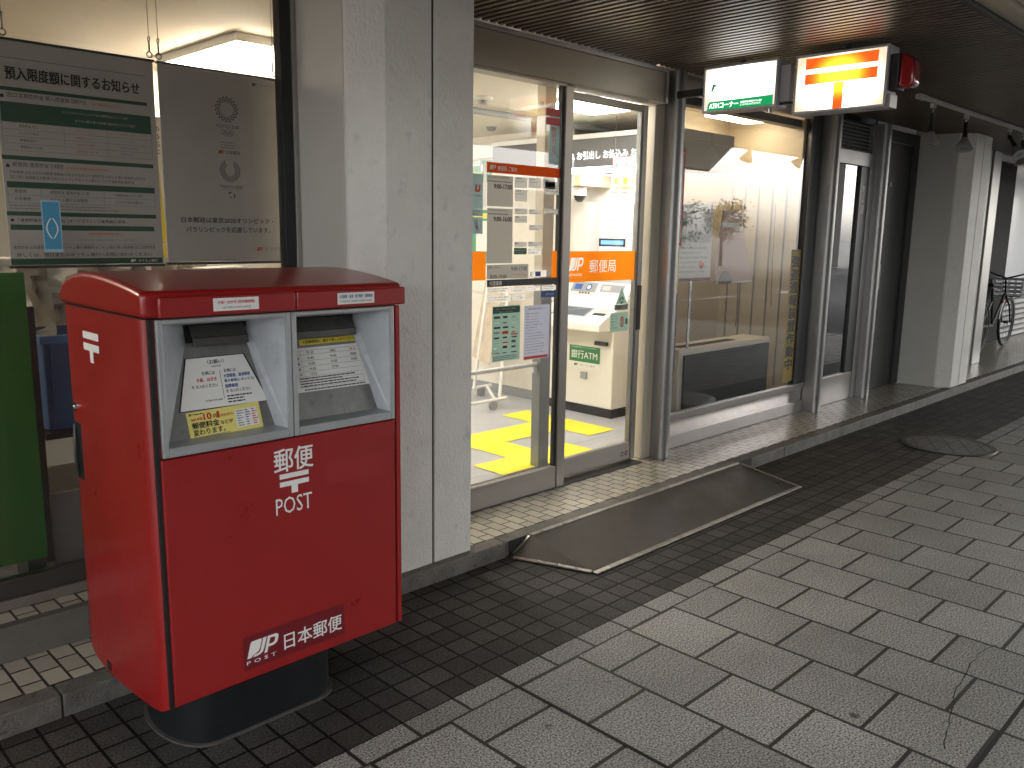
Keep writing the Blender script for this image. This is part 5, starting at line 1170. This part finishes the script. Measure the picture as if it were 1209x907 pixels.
# ATM
t = root('atm_machine', 'white bank cash machine with a tilted screen console and green bank label', 'cash machine', (5.35, 4.25, .09))
ax, a0, a1 = 5.035, 3.945, 4.62
link('cabinet', MB().box(ax, a0, .165, 5.60, a1, .80, CPLAS), t, bevel=.008)
link('plinth', MB().box(ax+.02, a0+.012, .0905, 5.60, a1, .164, BLACK), t)
mb = MB().prism([(4.855, .775), (4.855, .835), (4.90, .865), (5.12, .965), (5.20, 1.02), (5.60, 1.02), (5.60, .8005), (5.02, .8005), (4.99, .775)], 1, a0-.006, a1, WPLAS)
link('console', mb, t, bevel=.01, seg=3, smooth=True)
d = Vector((5.12-4.90, 0, .965-.865)).normalized()
q = Print((4.90, a1-.08, .8655), (0, -1, 0), d); q.rect(.04, .02, .40, .17, GPLAS, 1); q.rect(.06, .035, .38, .155, SCREEND, 2); q.rect(.44, .06, .56, .10, BLACK, 1); q.rect(.45, .11, .57, .17, GREYL, 1); link('touch_screen', q.mb, t)
mb = MB().prism([(5.205, 1.021), (5.27, 1.12), (5.60, 1.12), (5.60, 1.021)], 1, a0+.01, a1-.02, CPLAS); link('upper_console', mb, t, bevel=.006)
d = Vector((.065, 0, .099)).normalized(); q = Print((5.205, a1-.05, 1.022), (0, -1, 0), d)
q.rect(.02, .02, .28, .11, GPLAS, 1); q.rect(.05, .04, .13, .09, BLUEPR, 2); q.circ(.20, .065, .03, BLUEPR, 2); q.circ(.20, .065, .018, WHITE, 3); q.rect(.32, .03, .55, .10, GPLAS, 1); q.rect(.34, .045, .42, .085, GREYL, 2)
for i in range(4): q.rect(.12+i*.03, .004, .14+i*.03, .018, BLACK, 2)
link('card_slots', q.mb, t)
q = Print((ax-.0005, 4.38, .0), **NEGX); q.rect(0, .505, .312, .632, GREEN, 1); q.text('銀行ATM', .02, .530, .265, .066, WHITE, 2, .01); q.fine(.02, .612, .28, .624, 1, WHITE, 2, 1, .5); q.rect(0, .455, .312, .5045, WPLAS, 1); q.jp(.05, .470, .045, .02, BLACK); q.text('ゆうちょ銀行', .115, .470, .15, .02, GREY, 2)
link('bank_label', q.mb, t)
link('lock_plate', MB().box(ax-.012, 4.19, .375, ax-.0005, 4.255, .43, GPLAS), t, bevel=.002)
link('handle', MB().box(ax-.03, 3.99, .655, ax-.0005, 4.11, .685, BLACK), t, bevel=.005)
# booth back panel above the machine
t = root('atm_booth', 'white illuminated surround above the cash machine with lit lettering on a grey fascia', 'booth', (5.3, 4.3, 1.12))
link('back_panel', MB().box(5.42, 3.94, 1.121, 5.60, 4.618, 1.97, WPLAS), t)
link('fascia', MB().box(5.04, 3.60, 1.995, 5.60, 5.3, 2.20, mat('fascia_grey', (.12, .12, .12, 1), .5)), t)
link('fascia_cap', MB().box(5.02, 3.60, 2.2005, 5.60, 5.3, 2.235, WPLAS), t)
link('light_strip', MB().box(5.06, 3.94, 1.965, 5.25, 4.615, 1.994, emitmat('booth_light', (1, .97, .92, 1), 2.2)), t)
q = Print((5.039, 4.62, 2.05), **NEGX); q.text('お預入れ お引出し お払込み お振込み', 0, 0, 1.0, .060, LETTER, 1, .03); link('lettering', q.mb, t)
link('side_unit', MB().box(5.30, 4.44, 1.121, 5.4195, 4.618, 1.75, CPLAS), t, bevel=.004)
q = Print((5.419, 4.36, 1.2), **NEGX); q.rect(.0, .18, .16, .55, WHITE, 1)
for i in range(9): q.rect(.01, .2+i*.035, .14, .205+i*.035, GREY, 2)
q.rect(0, .03, .30, .15, GREYL, 1); link('instruction_sheet', q.mb, t)
link('lower_unit', MB().box(5.30, 4.00, 1.121, 5.4195, 4.438, 1.34, mat('unit_grey', (.42, .43, .43, 1), .4)), t, bevel=.006); q = Print((5.419, 4.43, 1.40), **NEGX); q.rect(0, 0, .27, .062, INK, 2.5); q.rect(.02, .014, .25, .048, SCREEN, 3.5); link('display_strip', q.mb, t)
t = root('security_camera', 'dome security camera on a cream bracket above the cash machine', 'security camera', (5.2, 4.42, 1.75))
link('bracket', MB().box(5.05, 4.33, 1.86, 5.4195, 4.615, 1.95, mat('yellowish_bracket', (.62, .55, .38, 1), .5)), t, bevel=.004); link('housing', MB().cyl((5.15, 4.42, 1.79), (5.15, 4.42, 1.859), .055, WPLAS, 20), t, smooth=True)
link('dome', MB().lathe([(0, -.05), (.022, -.045), (.040, -.028), (.048, 0)], (5.15, 4.42, 1.789), mat('smoked_dome', (.03, .03, .03, 1), .1, coat=.5), 20), t, smooth=True)
t = root('hanging_notice', 'red framed notice with yellow circles hanging before the cash machine booth', 'notice', (4.95, 3.78, 1.79))
p = Print((4.955, 3.950, 1.791), **NEGX); p.slab(0, 0, .345, .256, .006, REDP); p.rect(.006, .006, .339, .250, WHITE, 1); p.rect(.012, .19, .333, .244, GREYL, 2); p.text('振り込め詐欺に', .03, .182, .20, .022, REDP, 3, .02); p.text('ご注意ください', .08, .150, .20, .022, REDP, 3, .02)
for i in range(4): p.circ(.05+i*.075, .085, .027, YELLOW, 2)
p.poly([(.03, .03), (.05, .018), (.05, .024), (.31, .024), (.31, .044), (.05, .044), (.05, .05)], YELLOW, 2)
link('board', p.mb, t); link('cord', MB().tube([(4.957, 3.93, 2.048), (4.957, 3.93, 2.334)], .0015, CHAIN, 5).tube([(4.957, 3.63, 2.048), (4.957, 3.63, 2.334)], .0015, CHAIN, 5), t)

# ================================================================== ACROSS THE STREET (seen in the reflections)
def block(x0, x1, y, h, m, label, fl=3):
    r = root('street_building', label, 'building', ((x0+x1)/2, y-4, 0), 'buildings across the street')
    link('wall', MB().box(x0, y-8, -.16, x1, y, h, m), r)
    n = int((x1-x0)/2)
    for f in range(max(1, int(h/3.2))):
        for i in range(n):
            xx = x0+.5+i*2; w = link('window', MB().box(xx, y+.001, 1+f*3.1, xx+1.2, y+.05, 2.5+f*3.1, GDARK), r)
    link('roof', MB().box(x0-.1, y-8.1, h+.001, x1+.1, y+.1, h+.2, STONE), r)
TILEB = mat('brown_tile_wall', (.10, .075, .055, 1), .6, var=.1)
block(-14, 2, -16, 6.2, TILEB, 'brown two storey building across the street')
block(3, 17, -18, 8.2, TILEB, 'tall brown building across the street')
block(20, 34, -24, 3.4, TILEB, 'low brown building farther along across the street')
LEAF = mat('leaf', (.07, .10, .03, 1), .6, var=.3, vscale=3); BARK = mat('bark', (.08, .06, .04, 1), .9)
def tree(x, y, h, label):
    r = root('street_tree', label, 'tree', (x, y, -.1), 'trees across the street'); random.seed(int(x*10))
    mb = MB().cyl((x, y, -.12), (x, y, h*.5), .12, BARK, 10, .06)
    for k in range(5): a = k*1.3; mb.cyl((x, y, h*(.32+.04*k)), (x+math.cos(a)*h*.22, y+math.sin(a)*h*.22, h*.65), .04, BARK, 6, .015)
    link('trunk', mb, r, smooth=True); mb = MB()
    cl = [(x+random.gauss(0, h*.16), y+random.gauss(0, h*.16), h*.72+random.gauss(0, h*.12)) for _ in range(26)]
    for c in cl:
        for _ in range(70):
            q = Vector(c)+Vector((random.gauss(0, .22), random.gauss(0, .22), random.gauss(0, .2))); a = Vector((random.gauss(0, 1), random.gauss(0, 1), random.gauss(0, 1))).normalized()*.07; b = a.orthogonal().normalized()*.05
            mb.poly([q-a, q+b, q+a, q-b], LEAF)
    link('crown', mb, r)
tree(26, -15.5, 2.9, 'small leafy street tree at the far side of the road'); tree(33, -17, 3.2, 'taller leafy street tree farther along the road'); tree(40, -18, 3.4, 'round leafy street tree beyond the taller one')
t = root('street_lamp', 'slim dark lamp pole across the road', 'street lamp', (17.5, -7.2, -.12)); link('pole', MB().cyl((17.5, -7.2, -.12), (17.5, -7.2, 3.6), .06, GDARK, 12), t, smooth=True); link('lamp_head', MB().box(17.3, -7.3, 3.601, 18.0, -7.1, 3.7, GPLAS), t)

# ================================================================== CAMERA, LIGHT
r_, p_, y_ = 1.56426267e-02, -1.78026671e-01, 7.86618407e-01
f = Vector((math.sin(y_)*math.cos(p_), math.cos(y_)*math.cos(p_), math.sin(p_)))
rt = f.cross(Vector((0, 0, 1))).normalized(); up = rt.cross(f)
rt2 = math.cos(r_)*rt+math.sin(r_)*up; up2 = -math.sin(r_)*rt+math.cos(r_)*up
cam = bpy.data.cameras.new('camera'); co = bpy.data.objects.new('camera', cam); COL.objects.link(co)
M = Matrix((rt2, up2, -f)).transposed().to_4x4(); M.translation = (0, 0, 1.5); co.matrix_world = M
cam.sensor_width = 36; cam.lens = 36*995.57/1209; cam.clip_end = 2000; cam.clip_start = .05
sc.camera = co

w = bpy.data.worlds.new('World'); sc.world = w; w.use_nodes = True
N = w.node_tree.nodes; L = w.node_tree.links; bg = N['Background']
sk = N.new('ShaderNodeTexSky'); sk.sky_type = 'NISHITA'; sk.sun_disc = False
EL, AZ = math.radians(55), math.radians(110)     # sun azimuth measured from +Y clockwise
sk.sun_elevation = EL; sk.sun_rotation = AZ; sk.air_density = 1.2; sk.dust_density = 4; sk.ozone_density = 1
hs = N.new('ShaderNodeHueSaturation'); hs.inputs['Saturation'].default_value = .2; L.new(sk.outputs[0], hs.inputs['Color'])
tn = N.new('ShaderNodeMix'); tn.data_type = 'RGBA'; tn.blend_type = 'MULTIPLY'; tn.inputs['Factor'].default_value = 1; tn.inputs[7].default_value = (1.0, 1.0, .99, 1); L.new(hs.outputs[0], tn.inputs[6]); L.new(tn.outputs[2], bg.inputs[0]); bg.inputs[1].default_value = .15
sl = bpy.data.lights.new('sun', 'SUN'); so = bpy.data.objects.new('sun', sl); COL.objects.link(so)
sl.energy = 0.6; sl.angle = math.radians(20); sl.color = (1, .95, .88)
sd = Vector((math.sin(AZ)*math.cos(EL), math.cos(AZ)*math.cos(EL), math.sin(EL)))
so.rotation_euler = sd.to_track_quat('Z', 'Y').to_euler()
so.location = (10, -5, 10)
vs_ = sc.view_settings; vs_.view_transform = 'Standard'; vs_.look = 'None'; vs_.gamma = 1; vs_.exposure = 3.2; vs_.use_curve_mapping = False
sc.cycles.max_bounces = 10; sc.cycles.diffuse_bounces = 5; sc.cycles.glossy_bounces = 4; sc.cycles.transparent_max_bounces = 12
sc.cycles.sample_clamp_indirect = 6
